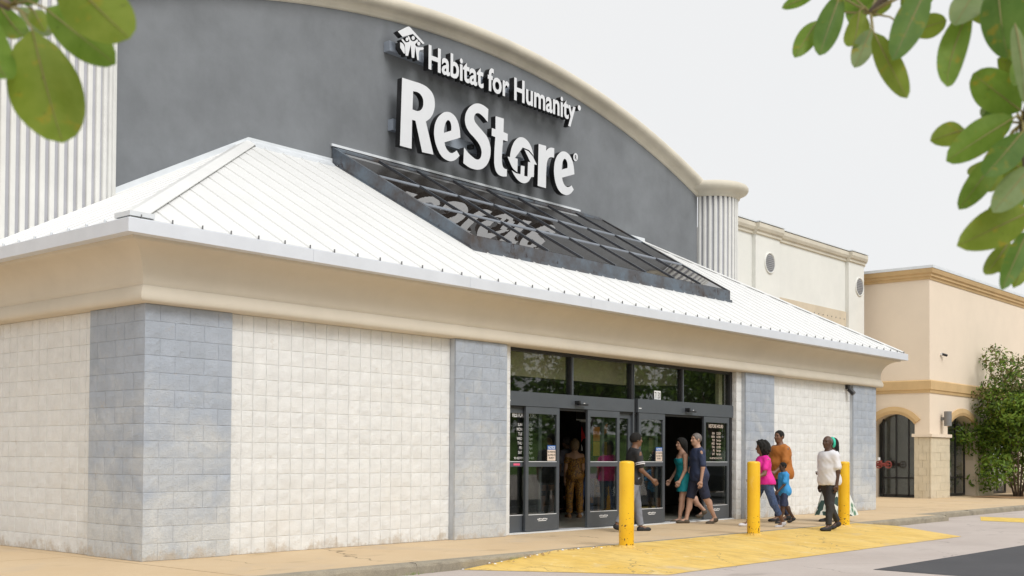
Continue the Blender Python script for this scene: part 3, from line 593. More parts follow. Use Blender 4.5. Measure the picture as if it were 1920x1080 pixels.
# fluted rounded pilasters with caps
ZC = arc(JR); PR = .71
def flute_path(cx, x_flat=None, left=False):
    pts = []
    if not left:
        n_ = 28
        for i in range(n_+1):
            a = math.pi+math.pi*i/n_; pts.append((cx+PR*math.cos(a), YW+PR*math.sin(a), math.cos(a), math.sin(a)))
    else:
        for i in range(13): pts.append((x_flat+(cx-x_flat)*i/12, YW-PR, 0, -1))
        for i in range(1, 15):
            a = -math.pi/2+math.pi/2*i/14; pts.append((cx+PR*math.cos(a), YW+PR*math.sin(a), math.cos(a), math.sin(a)))
    return pts
def fluted(path, z0, ztop):
    core = MB(); n_ = len(path); ring = [(x-nx*.035, y-ny*.035) for x, y, nx, ny in path]
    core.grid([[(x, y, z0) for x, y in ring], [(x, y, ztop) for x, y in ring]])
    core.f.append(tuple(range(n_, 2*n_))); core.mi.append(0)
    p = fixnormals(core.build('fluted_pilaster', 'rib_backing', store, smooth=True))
    # arc-length sampled ribs
    P = [Vector((a[0], a[1], 0)) for a in path]; Ls = [0]
    for a, b_ in zip(P, P[1:]): Ls.append(Ls[-1]+(b_-a).length)
    def at(s_):
        for i in range(len(P)-1):
            if s_ <= Ls[i+1]+1e-9:
                t = (s_-Ls[i])/max(1e-9, Ls[i+1]-Ls[i]); q = P[i].lerp(P[i+1], t); nn = Vector((path[i][2]*(1-t)+path[i+1][2]*t, path[i][3]*(1-t)+path[i+1][3]*t, 0)).normalized(); return q, nn
        return P[-1], Vector((path[-1][2], path[-1][3], 0))
    s_ = .03; step = .1435
    while s_+.08 < Ls[-1]:
        row0 = []
        for t, dd in ((0, -.05), (0, -.008), (.008, .004), (.041, .010), (.074, .004), (.082, -.008), (.082, -.05)):
            q, nn = at(s_+t); q = q+nn*dd; row0.append((q.x, q.y))
        r_ = MB().grid([[(x, y, z0) for x, y in row0], [(x, y, ztop) for x, y in row0]], closed=True)
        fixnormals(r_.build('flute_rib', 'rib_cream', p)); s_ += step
    cp = MB(); rows = []
    for x, y, nx, ny in path: rows.append([(x+nx*o, y+ny*o, ztop+u) for o, u in cprof if o > -.2])
    cp.grid(rows); k_ = len(rows[0]); cp.f.append(tuple(i*k_+k_-1 for i in range(len(rows)))); cp.mi.append(0)
    fixnormals(cp.build('pilaster_cap', 'coping_stucco', store, smooth=True))
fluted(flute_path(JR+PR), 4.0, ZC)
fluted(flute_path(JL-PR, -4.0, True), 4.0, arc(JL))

# skylight
SX0, SX1, SY0, SY1 = 6.45, 14.80, .74, 4.235
SZ0, SZ1 = 4.915, 6.93
sz = lambda y: SZ0+(SZ1-SZ0)*(y-SY0)/(4.2-SY0)
sky_ = MB(); t = .10
def slab(x0, x1, y0, y1, zlo, zhi): # sloping side board between functions of y
    sky_.add([(x0, y0, zlo(y0)), (x1, y0, zlo(y0)), (x1, y1, zlo(y1)), (x0, y1, zlo(y1)), (x0, y0, zhi(y0)), (x1, y0, zhi(y0)), (x1, y1, zhi(y1)), (x0, y1, zhi(y1))], [(0,3,2,1),(4,5,6,7),(0,1,5,4),(1,2,6,5),(2,3,7,6),(3,0,4,7)])
rb = lambda y: rz(y)-.02
slab(SX0, SX0+.07, SY0, SY1, rb, sz); slab(SX1-.07, SX1, SY0, SY1, rb, sz)
sky_.box(SX0+.071, SX1-.071, SY0, SY0+.07, rb(SY0), SZ0-.002)
slab(SX0+.071, SX1-.071, SY1-.10, SY1, lambda y: sz(y)-.06, lambda y: sz(y)+.012)
slab(SX0-.03, SX0-.002, SY0-.03, SY1, rb, lambda y: rb(y)+.07); sky_.box(SX0-.03, SX1+.03, SY0-.035, SY0-.003, rb(SY0)-.03, rb(SY0)+.075)
skyl = fixnormals(sky_.build('skylight', 'weathered_bronze', store))
MB().box(SX0-.02, SX1-.85, YW-.045, YW-.004, SZ1+.03, SZ1+.075).build('skylight_flashing', 'galvanised', store)
NC, NR = 8, 3; cwid = (SX1-SX0-.14)/NC
for i in range(1, NC):
    x = SX0+.07+cwid*i; m = MB(); y0, y1 = SY0+.07, SY1-.1
    m.add([(x-.018, y0, sz(y0)-.03), (x+.018, y0, sz(y0)-.03), (x+.018, y1, sz(y1)-.03), (x-.018, y1, sz(y1)-.03), (x-.018, y0, sz(y0)+.006), (x+.018, y0, sz(y0)+.006), (x+.018, y1, sz(y1)+.006), (x-.018, y1, sz(y1)+.006)], [(0,3,2,1),(4,5,6,7),(0,1,5,4),(1,2,6,5),(2,3,7,6),(3,0,4,7)])
    m.build('mullion', 'mullion_bronze', skyl)
yr = [SY0+.07, SY0+.07+(SY1-SY0-.17)*.34, SY0+.07+(SY1-SY0-.17)*.67, SY1-.1]
for j in (1, 2):
    for i in range(NC):
        x0, x1 = SX0+.07+cwid*i+.022*(i > 0), SX0+.07+cwid*(i+1)-.022*(i < NC-1); y = yr[j]
        m = MB(); m.add([(x0, y-.012, sz(y-.012)-.03), (x1, y-.012, sz(y-.012)-.03), (x1, y+.012, sz(y+.012)-.03), (x0, y+.012, sz(y+.012)-.03), (x0, y-.012, sz(y-.012)+.003), (x1, y-.012, sz(y-.012)+.003), (x1, y+.012, sz(y+.012)+.003), (x0, y+.012, sz(y+.012)+.003)], [(0,3,2,1),(4,5,6,7),(0,1,5,4),(1,2,6,5),(2,3,7,6),(3,0,4,7)])
        m.build('purlin', 'purlin_grey', skyl)
for i in range(NC):
    for j in range(NR):
        x0, x1 = SX0+.07+cwid*i+.02, SX0+.07+cwid*(i+1)-.02; y0, y1 = yr[j]+.015, yr[j+1]-.015; q = random.uniform(-.004, .004); q2 = random.uniform(-.004, .004)
        m = MB().prism([(x0, y0, sz(y0)-.028+q), (x1, y0, sz(y0)-.028+q2), (x1, y1, sz(y1)-.028-q), (x0, y1, sz(y1)-.028-q2+(q+q2-q-q2))], 0, (0, 0, .006))
        fixnormals(m.build('pane', 'skylight_glass', skyl))
# ------------------------------------------------------------------ storefront
D0 = .10
fr = MB()
fr.box(6.63, 13.79, D0, D0+.12, 2.995, 3.048); fr.box(6.622, 6.675, D0, D0+.12, 0, 2.995); fr.box(13.70, 13.79, D0, D0+.12, 0, 2.995)
for x in (8.36, 10.185, 11.89): fr.box(x-.035, x+.035, D0, D0+.12, 2.335, 2.994)
fr.box(10.205, 10.31, D0+.03, D0+.14, 0, 2.33)
fr.box(6.622, 13.79, D0+.02, D0+.12, 2.06, 2.095)
frame = fr.build('storefront_frame', 'frame_black', store)
MB().box(6.622, 10.20, D0-.03, D0+.15, 2.10, 2.333).build('door_header', 'door_metal', store)
MB().box(10.315, 13.785, D0-.03, D0+.15, 2.10, 2.353).build('door_header', 'door_metal', store)
MB().box(10.202, 10.24, D0, D0+.1, 0, 2.98).build('post', 'door_metal', frame)
for x in (8.36, 11.89): MB().box(x+.0, x+.035, D0-.004, D0-.001, 2.336, 2.99).build('mullion_cap', 'door_metal', frame)
for a, b_ in ((6.675, 8.325), (8.395, 10.15), (10.24, 11.855), (11.925, 13.70)):
    MB().box(a, b_, D0+.05, D0+.056, 2.335, 2.994).build('transom_pane', 'store_glass', store)
MB().box(6.64, 13.8, D0-.05, D0+.2, 0.0, .025).build('threshold', 'galvanised', store)
for x in (8.42, 11.95):
    s_ = MB().box(x-.02, x+.02, D0-.13, D0-.03, 2.17, 2.235).box(x-.02, x+.24, D0-.13, D0-.07, 2.155, 2.185); s_.build('motion_sensor', 'frame_black', store)
    MB().box(x+.10, x+.14, D0-.135, D0-.131, 2.19, 2.2).build('sensor_light', 'plain_white', store)
def door(x0, x1, y, notice=None, name='sliding_door', label=True):
    f = MB(); st = .075
    f.box(x0, x0+st, y, y+.045, .035, 2.095); f.box(x1-st, x1, y, y+.045, .035, 2.095)
    f.box(x0+st, x1-st, y, y+.045, 1.98, 2.095); f.box(x0+st, x1-st, y, y+.045, 1.10, 1.18); f.box(x0+st, x1-st, y, y+.045, .035, .30)
    d = f.build(name, 'door_metal', store)
    MB().box(x0+st, x1-st, y+.018, y+.024, 1.18, 1.98).build('door_glass', 'store_glass', d); MB().box(x0+st, x1-st, y+.018, y+.024, .30, 1.10).build('door_glass', 'store_glass', d)
    MB().box(x0+st+.002, x1-st-.002, y-.006, y-.001, .30, .312).build('glazing_bead', 'galvanised', d); MB().box(x0+st+.002, x1-st-.002, y-.006, y-.001, 1.178, 1.190).build('glazing_bead', 'galvanised', d)
    if label:
        c_ = (x0+x1)/2; l_ = MB()
        for i in range(7): l_.box(c_-.13+i*.038, c_-.13+i*.038+.026, y-.003, y-.0005, .215+.004*(i % 3), .235+.004*((i*2) % 3))
        l_.box(c_-.11, c_+.10, y-.003, y-.0005, .195, .206); l_.build('door_sticker', 'plain_white', d)
    if notice:
        nx = notice; MB().box(nx, nx+.215, y+.008, y+.012, 1.20, 1.385).build('notice_sheet', 'notice_paper', d)
        MB().box(nx, nx+.215, y+.008, y+.012, 1.386, 1.46).build('notice_head', 'notice_blue', d)
        line_text('NOTICE', .045, nx+.108, y+.007, 1.40, d, 'print_white', 'lettering', .8, .03, 'CENTER')
        for i, tx in enumerate(('NO WEAPONS', 'ALLOWED ON', 'PROPERTY')): line_text(tx, .030, nx+.108, y+.007, 1.335-i*.052, d, 'print_black', 'lettering', .72, .04, 'CENTER')
    return d
dA = door(7.10, 7.99, D0-.02, 7.68); dB = door(8.79, 9.75, D0-.02); dC = door(10.36, 11.24, D0-.02, 10.945); 
sA = door(6.68, 7.60, D0+.05, name='side_light', label=False); sB = door(9.30, 10.20, D0+.05, name='side_light', label=False); dD = door(12.65, 13.64, D0-.02)
sC = door(10.36, 11.1, D0+.05, name='side_light', label=False)
HRS = [('SUN', 'CLOSED'), ('MON', 'CLOSED'), ('TUE', '9am-5pm'), ('WED', '9am-5pm'), ('THU', 'CLOSED'), ('FRI', '9am-5pm'), ('SAT', '9am-5pm')]
def hours(x, y, sc, z0, m, par):
    line_text('RESTORE HOURS', .075*sc, x, y, z0, par, m, 'lettering', .74, .012, 'CENTER')
    for i, (a, b_) in enumerate(HRS):
        line_text(a, .048*sc, x-.05*sc, y, z0-.14*sc-i*.0735*sc, par, m, 'lettering', .85, .012, 'RIGHT'); line_text(b_, .048*sc, x+.02*sc, y, z0-.14*sc-i*.0735*sc, par, m, 'lettering', .74, .010)
    line_text('901-RESTORE | 901-737-4673', .036*sc, x, y, z0-.665*sc, par, m, 'lettering', .8, .012, 'CENTER')
hours(7.16, D0+.064, 1.04, 1.915, 'print_white', sA); hours(13.14, D0-.004, .95, 1.875, 'notice_paper', dD)
MB().box(6.87, 7.03, D0+.045, D0+.049, 1.12, 1.155).build('door_sticker', 'print_pink', sA)
# house number
nb = MB().box(10.955, 11.175, D0+.036, D0+.042, 2.372, 2.535).build('number_plate', 'plain_white', store)
line_text('7130', .128, 11.065, D0+.034, 2.388, nb, 'print_black', 'lettering', .56, .0, 'CENTER')
MB().box(6.63, 6.70, D0-.034, D0-.031, 2.17, 2.185).build('header_label', 'plain_white', store); MB().box(10.34, 10.43, D0-.034, D0-.031, 2.17, 2.185).build('header_label', 'plain_white', store)
# room behind the glass
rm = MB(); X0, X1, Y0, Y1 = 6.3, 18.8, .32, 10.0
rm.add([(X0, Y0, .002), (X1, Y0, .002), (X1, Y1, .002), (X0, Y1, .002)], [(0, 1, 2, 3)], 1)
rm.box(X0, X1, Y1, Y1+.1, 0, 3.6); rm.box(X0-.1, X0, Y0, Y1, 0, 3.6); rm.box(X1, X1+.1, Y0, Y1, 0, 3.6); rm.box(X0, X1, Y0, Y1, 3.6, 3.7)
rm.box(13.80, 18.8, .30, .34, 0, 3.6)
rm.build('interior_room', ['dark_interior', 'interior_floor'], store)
MB().box(6.62, 10.3, .40, .45, 2.62, 3.04).build('reflection_panel', 'reflection_beige', store); fixnormals(MB().prism([(10.31, .40, 2.62), (13.7, 1.3, 2.80), (13.7, 1.3, 3.3), (10.31, .40, 3.3)], 0, (0, .05, 0)).build('reflection_panel', 'reflection_beige', store)); MB().box(13.52, 13.66, .26, .34, 2.36, 3.0).build('reflection_panel', 'reflection_beige', store)  # beige panels added behind the transoms, standing in for a tan reflection
# ------------------------------------------------------------------ raised letter signs
YF = 3.85
def letter(name, polys, parent, depth=.13, mats=('sign_white', 'sign_black')):
    me = curve_mesh(polys, depth/2, name); upright(me, 1, 1, 0, YF+depth/2, 0); face_side_mats(me, mats)
    return link(name, me, None, parent)
sg = thing('sign', 'large white raised letters reading ReStore on the dark arched gable', 'sign', (0, 0, 0))
for k_, nm in (('R', 'letter'), ('e', 'letter'), ('S', 'letter'), ('t', 'letter'), ('r', 'letter'), ('e2', 'letter')): letter(nm, GLYPHS[k_], sg)
letter('arrow_house_letter', [GLYPHS['o'][0]], sg); letter('arrow_house_letter', [GLYPHS['o'][1]], sg)
rg = letter('registered_mark', GLYPHS['reg'], sg); gx_ = [p[0] for p in GLYPHS['reg'][0]]; gz_ = [p[1] for p in GLYPHS['reg'][0]]
line_text('R', .10, sum(gx_)/len(gx_), YF-.004, sum(gz_)/len(gz_)-.05, rg, 'print_black', 'lettering', .85, .03, 'CENTER')
MB().box(7.86, 13.1, 4.108, YW-.003, 7.55, 7.765).build('raceway', 'raceway_grey', sg)
for x in (8.0, 8.6, 9.1, 10.0, 10.5, 11.0, 11.7, 12.3, 12.8): MB().box(x-.04, x+.04, YF+.13, 4.107, 7.6, 7.68).build('bracket', 'sign_black', sg)
sh = thing('sign', 'small white raised letters with house emblem, above the large lettering under the gable coping', 'sign', (0, 0, 0))
for k_ in ('roofmark', 'figures', 'leafmark', 'head1', 'head2', 'head3'): letter('emblem', GLYPHS[k_], sh)
TXT = 'Habitat for Humanity'
def small_letters():
    cap = .475; me0 = text_mesh(TXT, cap/.72, 0, .016); xs0 = [v.co.x for v in me0.vertices]; W0 = max(xs0)-min(xs0); X00 = min(xs0)
    sx = 4.72/W0; x = 0
    for i, ch in enumerate(TXT):
        if ch == ' ': continue
        pre = text_mesh(TXT[:i]+'|', cap/.72, 0, 0); ch_ = text_mesh('|', cap/.72, 0, 0)
        adv = max(v.co.x for v in pre.vertices)-max(v.co.x for v in ch_.vertices)
        me = text_mesh(ch, cap/.72, .07, .016); upright(me, sx, 1, 8.56+(adv-X00)*sx, YF+.07, 8.868); face_side_mats(me, ('sign_white', 'sign_black')); link('letter', me, None, sh)
small_letters()
letter('registered_mark', [[(13.42+.055*math.cos(a), 9.20+.06*math.sin(a), 0) for a in np.arange(0, 6.28, .785)]], sh, .1)
MB().box(7.738, 13.33, 4.09, YW-.003, 9.05, 9.243).build('raceway', 'raceway_grey', sh)
for i in range(12): MB().box(8.3+i*.42, 8.36+i*.42, YF+.13, 4.089, 9.08, 9.15).build('bracket', 'sign_black', sh)

# ------------------------------------------------------------------ bollards, small fixtures
for (x, y, lab) in ((6.02, -2.70, 'yellow steel bollard nearest the camera, in front of the left automatic doors'), (9.73, -2.66, 'yellow steel bollard in front of the woman in the pink shirt'), (13.2, -2.64, 'farthest yellow steel bollard, behind the man in the white shirt')):
    t = thing('bollard', lab, 'bollard', (x, y, 0), 'yellow bollards along the ramp')
    m = MB(); n = 28; prof_ = [(.107, -.05), (.107, 1.175), (.103, 1.195), (.09, 1.207), (.05, 1.214), (0.001, 1.216)]
    m.grid([[(r_*math.cos(2*math.pi*i/n), r_*math.sin(2*math.pi*i/n), z) for i in range(n)] for r_, z in prof_], closed=True)
    m.build('post', 'bollard_yellow', t, smooth=True)
    m = MB(); rr = [(.125+random.uniform(-.01, .03)) for i in range(n)]
    m.grid([[(.108*math.cos(2*math.pi*i/n), .108*math.sin(2*math.pi*i/n), .022) for i in range(n)], [(rr[i]*math.cos(2*math.pi*i/n), rr[i]*math.sin(2*math.pi*i/n), -.012) for i in range(n)]], closed=True)
    m.build('base_collar', 'ramp_yellow', t)
t = thing('security_camera', 'small black security camera under the cornice left of the last grey pilaster', 'camera', (19.0, -.03, 2.92))
MB().box(-.05, .05, -.05, .03, .02, .12).build('bracket', 'frame_black', t); MB().tube([(0, -.04, .02), (.02, -.16, -.10)], [.055, .06], 12).build('housing', 'frame_black', t)

# ------------------------------------------------------------------ cream wing behind
WY = 4.2
wing = thing('store_wing', 'pale cream parapet wall with round vents behind the right end of the roof', 'building')
MB().box(20.55, 29.44, WY, WY+4, -.05, 7.73).build('wall', 'wing_stucco', wing)
for a, b_ in ((21.95, 23.37), (28.02, 29.15)): MB().box(a, b_, WY-.12, WY-.002, 0, 7.728).build('pilaster', 'wing_stucco', wing)
cpw = [(0, 7.62), (.05, 7.64), (.05, 7.72), (.10, 7.74), (.14, 7.82), (.14, 7.93), (-.3, 7.95), (-.3, 7.62)]
def wcor(x0, x1, off, name='cornice'):
    m = MB().grid([[(x, WY-o-off, z) for o, z in cpw] for x in (x0, x1)], closed=True); n_ = len(cpw); m.f += [tuple(range(n_)), tuple(range(n_, 2*n_))]; m.mi += [0, 0]
    fixnormals(m.build(name, 'coping_stucco', wing)); MB().box(x0, x1, WY-off-.16, WY+.32-off, 7.951, 7.985).build('metal_cap', 'galvanised', wing)
wcor(20.55, 21.92, 0); wcor(21.921, 23.40, .12); wcor(23.401, 27.99, 0); wcor(27.991, 29.18, .12); wcor(29.181, 29.44, 0)
for cx in (22.76, 28.80):
    m = MB(); n = 28
    for r0, r1, d0, d1 in ((.26, .34, .14, .17),):
        m.grid([[(cx+r*math.cos(2*math.pi*i/n), WY-d, 6.89+r*math.sin(2*math.pi*i/n)) for i in range(n)] for r, d in ((.31, .118), (.31, .15), (.29, .16), (.27, .15), (.27, .12))], closed=True)
    v = fixnormals(m.build('round_vent', 'wing_stucco', wing, smooth=True))
    m = MB(); m.add([(cx+.27*math.cos(2*math.pi*i/n), WY-.13, 6.89+.27*math.sin(2*math.pi*i/n)) for i in range(n)], [tuple(range(n))])
    for j in range(9):
        z = 6.89-.22+j*.055; hw = math.sqrt(max(.01, .265**2-(z-6.89)**2)); m.add([(cx-hw, WY-.132, z), (cx+hw, WY-.132, z), (cx+hw, WY-.150, z-.03), (cx-hw, WY-.150, z-.03)], [(0, 1, 2, 3)])
    m.build('louvre', 'vent_grey', v)
bb = MB().box(23.372, 28.018, WY-.03, WY-.002, 5.53, 6.0).build('sign_band', 'buff_band', wing)
for i in range(8): MB().box(25.75+i*.3, 25.78+i*.3, WY-.045, WY-.031, 5.74, 5.77).build('fixing', 'lamp_grey', bb)

# ------------------------------------------------------------------ peach neighbour with arches
PX, PY, PH = 29.9, 2.18, 7.15
pe = thing('arcade_building', 'peach stucco shop building with ochre cornice, arched openings and stone piers', 'building')
def arch_wall(u0, u1, z1, openings, place, th, name):
    """wall in (u,z) with arched openings, extruded by th; place maps (u,z,d) -> xyz"""
    m = MB(); us = sorted({u0, u1}|{o[0] for o in openings}|{o[1] for o in openings})
    for a, b_ in zip(us, us[1:]):
        op = [o for o in openings if o[0] <= a+1e-6 and b_ <= o[1]+1e-6]
        if not op:
            q = [(a, 0), (b_, 0), (b_, z1), (a, z1)]
        else:
            _, _, zs, za = op[0]; n = 14; h = za-zs; hw = (b_-a)/2; r = (hw*hw+h*h)/(2*h)
            crv = [(a+(b_-a)*i/n, za-r+math.sqrt(max(0, r*r-(a+(b_-a)*i/n-(a+b_)/2)**2))) for i in range(n+1)]
            q = crv+[(b_, z1), (a, z1)]
        pts = [place(u, z, 0) for u, z in q]; back = Vector(place(0, 0, th))-Vector(place(0, 0, 0)); m.prism(pts, 0, tuple(back))
    return fixnormals(m.build(name, 'peach_stucco', pe))
lf = lambda u, z, d: (PX+d, u, z)
ff = lambda u, z, d: (u, PY+d, z)
opL = [(2.67, 4.06, 2.41, 2.75)]
opF = [(31.47, 34.09, 2.36, 2.76), (35.7, 38.4, 2.36, 2.76), (40, 42.7, 2.36, 2.76)]
arch_wall(PY+.45, WY+.2, PH, opL, lf, .45, 'side_wall'); arch_wall(PX, 52, PH, opF, ff, .45, 'front_wall')
def arch_trim(o, place, name='arch_trim'):
    a, b_, zs, za = o; n = 16; h = za-zs; hw = (b_-a)/2; r = (hw*hw+h*h)/(2*h); cx = (a+b_)/2; cz = za-r; a0 = math.atan2(zs-cz, hw)
    rows = []
    for i in range(n+1):
        t = a0+(math.pi-2*a0)*i/n
        rows.append([place(cx+rr*math.cos(t), cz+rr*math.sin(t), d) for rr, d in ((r-.0, .02), (r-.0, -.05), (r+.10, -.075), (r+.24, -.05), (r+.24, .002))])
    m = MB().grid(rows); k_ = 5; m.f += [tuple(range(k_)), tuple(range(n*k_, n*k_+k_))]; m.mi += [0, 0]
    return fixnormals(m.build(name, 'ochre_trim', pe))
for o in opL: arch_trim(o, lf)
for o in opF: arch_trim(o, ff)
def ring_trim(prof_, name, m_):
    rows = [[(PX-o, 8, z) for o, z in prof_], [(PX-o, PY-o, z) for o, z in prof_], [(52, PY-o, z) for o, z in prof_]]
    m = MB().grid(rows, closed=True); return fixnormals(m.build(name, m_, pe))
ring_trim([(-.3, 7.10), (.03, 7.10), (.04, 7.17), (.09, 7.20), (.09, 7.27), (.14, 7.30), (.17, 7.40), (.17, 7.44), (-.3, 7.44)], 'cornice', 'ochre_trim')
ring_trim([(-.35, 7.441), (.19, 7.441), (.19, 7.53), (-.35, 7.53)], 'metal_cap', 'galvanised')
ring_trim([(-.3, 3.42), (.03, 3.42), (.04, 3.50), (.07, 3.53), (.07, 3.80), (.03, 3.84), (-.3, 3.84)], 'belt_course', 'ochre_trim')
def pier(x0, x1, y0, y1):
    m = MB().box(x0+.03, x1-.03, y0+.03, y1-.03, -.05, 1.97); p = m.build('pier', 'tan_stone', pe)
    for k_ in range(8):
        z = k_*.247; h = .243
        for (a0, a1, f) in ((x0, x1, 'y'), (y0, y1, 'x')):
            e = [0, .5, 1] if (k_+(f == 'x')) % 2 else [0, .27, .74, 1]
            for q0, q1 in zip(e, e[1:]):
                a, b_ = a0+(a1-a0)*q0+.003, a0+(a1-a0)*q1-.003; j = random.uniform(0, .012)
                s_ = MB(); s_.box(a, b_, y0-j, y0+.05, z, z+h) if f == 'y' else s_.box(x0-j, x0+.05, a+(.055 if q0 == 0 else 0), b_, z, z+h); s_.build('stone', 'tan_stone', p)
    MB().box(x0-.06, x1+.06, y0-.06, y1+.06, 1.985, 2.09).build('pier_cap', 'peach_stucco', p)
pier(PX-.07, 31.46, PY-.07, 2.66); pier(34.1, 35.69, PY-.07, 2.66); pier(38.42, 39.98, PY-.07, 2.66)
# glazing set back in the arches
m = MB()
for y in (2.66, 3.0, 3.42, 3.86): m.box(PX+.30, PX+.36, y-.022, y+.022, .03, 2.8)
m.box(PX+.30, PX+.36, 2.6, 3.86, .03, .10); m.box(PX+.30, PX+.36, 2.6, 3.86, .62, .67); m.build('window_frame', 'frame_black', pe)
for a, b_ in ((2.69, 2.97), (3.03, 3.39), (3.45, 3.83)): MB().box(PX+.33, PX+.336, a, b_, .68, 2.78).build('pane', 'far_glass', pe)
for a, b_ in ((2.69, 2.97), (3.03, 3.39), (3.45, 3.83)): MB().box(PX+.33, PX+.336, a, b_, .11, .61).build('pane', 'far_glass', pe)
for a0, a1 in ((31.47, 34.09), (35.7, 38.4), (40, 42.7)):
    m = MB(); us = [a0+(a1-a0)*i/3 for i in range(4)]
    for u in us: m.box(u-.03, u+.03, PY+.36, PY+.42, .03, 2.8)
    m.box(a0, a1, PY+.36, PY+.42, .03, .1); m.box(a0, a1, PY+.36, PY+.42, .62, .67); m.build('window_frame', 'frame_black', pe)
    for a, b_ in zip(us, us[1:]):
        MB().box(a+.03, b_-.03, PY+.385, PY+.392, .68, 2.78).build('pane', 'far_glass', pe); MB().box(a+.03, b_-.03, PY+.385, PY+.392, .11, .61).build('pane', 'far_glass', pe)
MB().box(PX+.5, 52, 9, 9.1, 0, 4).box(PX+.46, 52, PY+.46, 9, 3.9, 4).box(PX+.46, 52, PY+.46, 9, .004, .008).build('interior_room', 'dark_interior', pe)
MB().box(PX+.02, PX+.42, 4.07, 4.4, 0, 2.6).build('jamb', 'peach_stucco', pe)
t = thing('wall_lamp', 'grey cylindrical wall lamp on the peach front wall above the stone pier', 'lamp', (30.9, PY, 2.6))
MB().box(-.05, .05, -.10, -.002, -.05, .05).build('bracket', 'lamp_grey', t); MB().tube([(0, -.22, -.24), (0, -.22, .24)], .12, 18).build('shade', 'lamp_grey', t, smooth=False)
t = thing('security_camera', 'small security camera high on the peach front wall', 'camera', (30.85, PY, 4.73))
MB().box(-.04, .04, -.06, -.002, -.04, .04).build('bracket', 'plain_white', t); MB().tube([(0, -.05, 0), (.16, -.15, -.04)], .042, 10).build('housing', 'frame_black', t)
t = thing('fire_valve', 'red fire sprinkler valve with handwheels by the arched doorway', 'valve', (29.75, 3.75, 1.08))
m = MB(); m.tube([(.15, .15, 0), (-.1, .05, 0)], .06, 10).tube([(-.02, .25, 0), (-.02, -.24, 0)], .058, 10).tube([(-.02, 0, .0), (-.02, 0, .14)], .05, 8); m.build('pipe', 'pipe_red', t)
for yy in (-.30, .02):
    m = MB(); pts = [(-.12, yy+.11*math.cos(a), .11*math.sin(a)) for a in np.linspace(0, 2*math.pi, 17)]; m.tube(pts, .018, 6, caps=False).tube([(-.12, yy-.12, 0), (-.12, yy+.12, 0)], .013, 6).tube([(-.12, yy, -.12), (-.12, yy, .12)], .013, 6).tube([(-.12, yy, 0), (-.02, yy, 0)], .02, 6); m.build('handwheel', 'pipe_red', t)
MB().tube([(-.02, .06, .14), (-.02, .06, .24)], .045, 10).build('cap', 'plain_white', t)
t = thing('wall_spigot', 'small brass hose tap low on the jamb of the arched doorway', 'tap', (29.9, 4.12, .33))
MB().tube([(.0, 0, 0), (-.15, 0, 0)], .03, 8).tube([(-.13, 0, 0), (-.17, 0, -.09)], .028, 8).build('spout', 'brass', t); MB().tube([(-.09, -.06, .06), (-.09, .06, .06)], .015, 6).tube([(-.09, 0, .0), (-.09, 0, .06)], .014, 6).build('handle', 'frame_black', t)
# mulch bed and bushy crape myrtle
m = MB(); rows = []
for j in range(8):
    rows.append([(32.0+i*.5, -.1+j*.28, .004+(.035*math.sin(math.pi*j/7)+random.uniform(-.015, .015))*math.sin(math.pi*min(1, (i+.3)/2))) for i in range(26)])
fixnormals(m.grid(rows).build('mulch_bed', 'mulch_brown', kind='structure'))
def leaf_cloud(name, parent, clumps, n, size, mats, kind=None):
    """clumps: (x,y,z,r). many small two-triangle leaves"""
    C_ = np.array(clumps); wts = C_[:, 3]**2; idx = rng.choice(len(C_), n, p=wts/wts.sum())
    d = rng.normal(size=(n, 3)); d /= np.linalg.norm(d, axis=1)[:, None]; rr = rng.uniform(.35, 1.05, n)**.6
    P = C_[idx, :3]+d*(C_[idx, 3]*rr)[:, None]*np.array([1, 1, .85])
    nn = d*.6+rng.normal(size=(n, 3))*.7+np.array([0, 0, .35]); nn /= np.linalg.norm(nn, axis=1)[:, None]
    t1 = np.cross(nn, rng.normal(size=(n, 3))); t1 /= np.linalg.norm(t1, axis=1)[:, None]; t2 = np.cross(nn, t1)
    sz_ = size*rng.uniform(.6, 1.3, n)[:, None]
    V = np.stack([P-t1*sz_, P-t2*sz_*.42+nn*sz_*.1, P+t1*sz_, P+t2*sz_*.42+nn*sz_*.1], 1).reshape(-1, 3)
    F_ = np.arange(4*n).reshape(n, 4)
    me = bpy.data.meshes.new(name); me.from_pydata(V.tolist(), [], F_.tolist())
    me.polygons.foreach_set('material_index', rng.choice(len(mats), n, p=None).astype(int)); me.update()
    return link(name, me, list(mats), parent, kind)
bush = thing('crape_myrtle', 'bushy green crape myrtle with arching stems in the mulch bed at the right edge', 'tree', (34.6, .9, 0))
tr = MB(); tips = []
for i in range(7):
    a = i*.9+random.uniform(-.2, .2); r1 = random.uniform(.9, 1.7); h = random.uniform(2.6, 4.6)
    p = [(0.12*math.cos(a), .12*math.sin(a), 0), (.35*r1*math.cos(a), .35*r1*math.sin(a), h*.4), (.75*r1*math.cos(a), .75*r1*math.sin(a), h*.75), (r1*math.cos(a+.2), r1*math.sin(a+.2), h)]
    tr.tube(p, [.035, .028, .018, .008], 6); tips += [(*p[2], .75), (*p[3], .65), ((p[1][0]+p[2][0])/2*1.2, (p[1][1]+p[2][1])/2*1.2, h*.55, .7)]
tr.build('stems', 'bark', bush, smooth=True)
cl_ = [(x, y, z, r) for x, y, z, r in tips]
for i in range(30):
    a = random.uniform(0, 6.28); r1 = random.uniform(.5, 2.0); cl_.append((r1*math.cos(a), r1*math.sin(a), random.uniform(.45, 3.0), random.uniform(.4, .7)))
for i in range(14):
    a = random.uniform(0, 6.28); r1 = random.uniform(0, 1.5); cl_.append((r1*math.cos(a), r1*math.sin(a), random.uniform(3.2, 4.9), random.uniform(.3, .6)))
leaf_cloud('foliage', bush, [c for c in cl_ if c[2] < 3.4], 15000, .085, ['foliage_bush', 'foliage_bush', 'foliage_far', 'leaf_yellowish'])
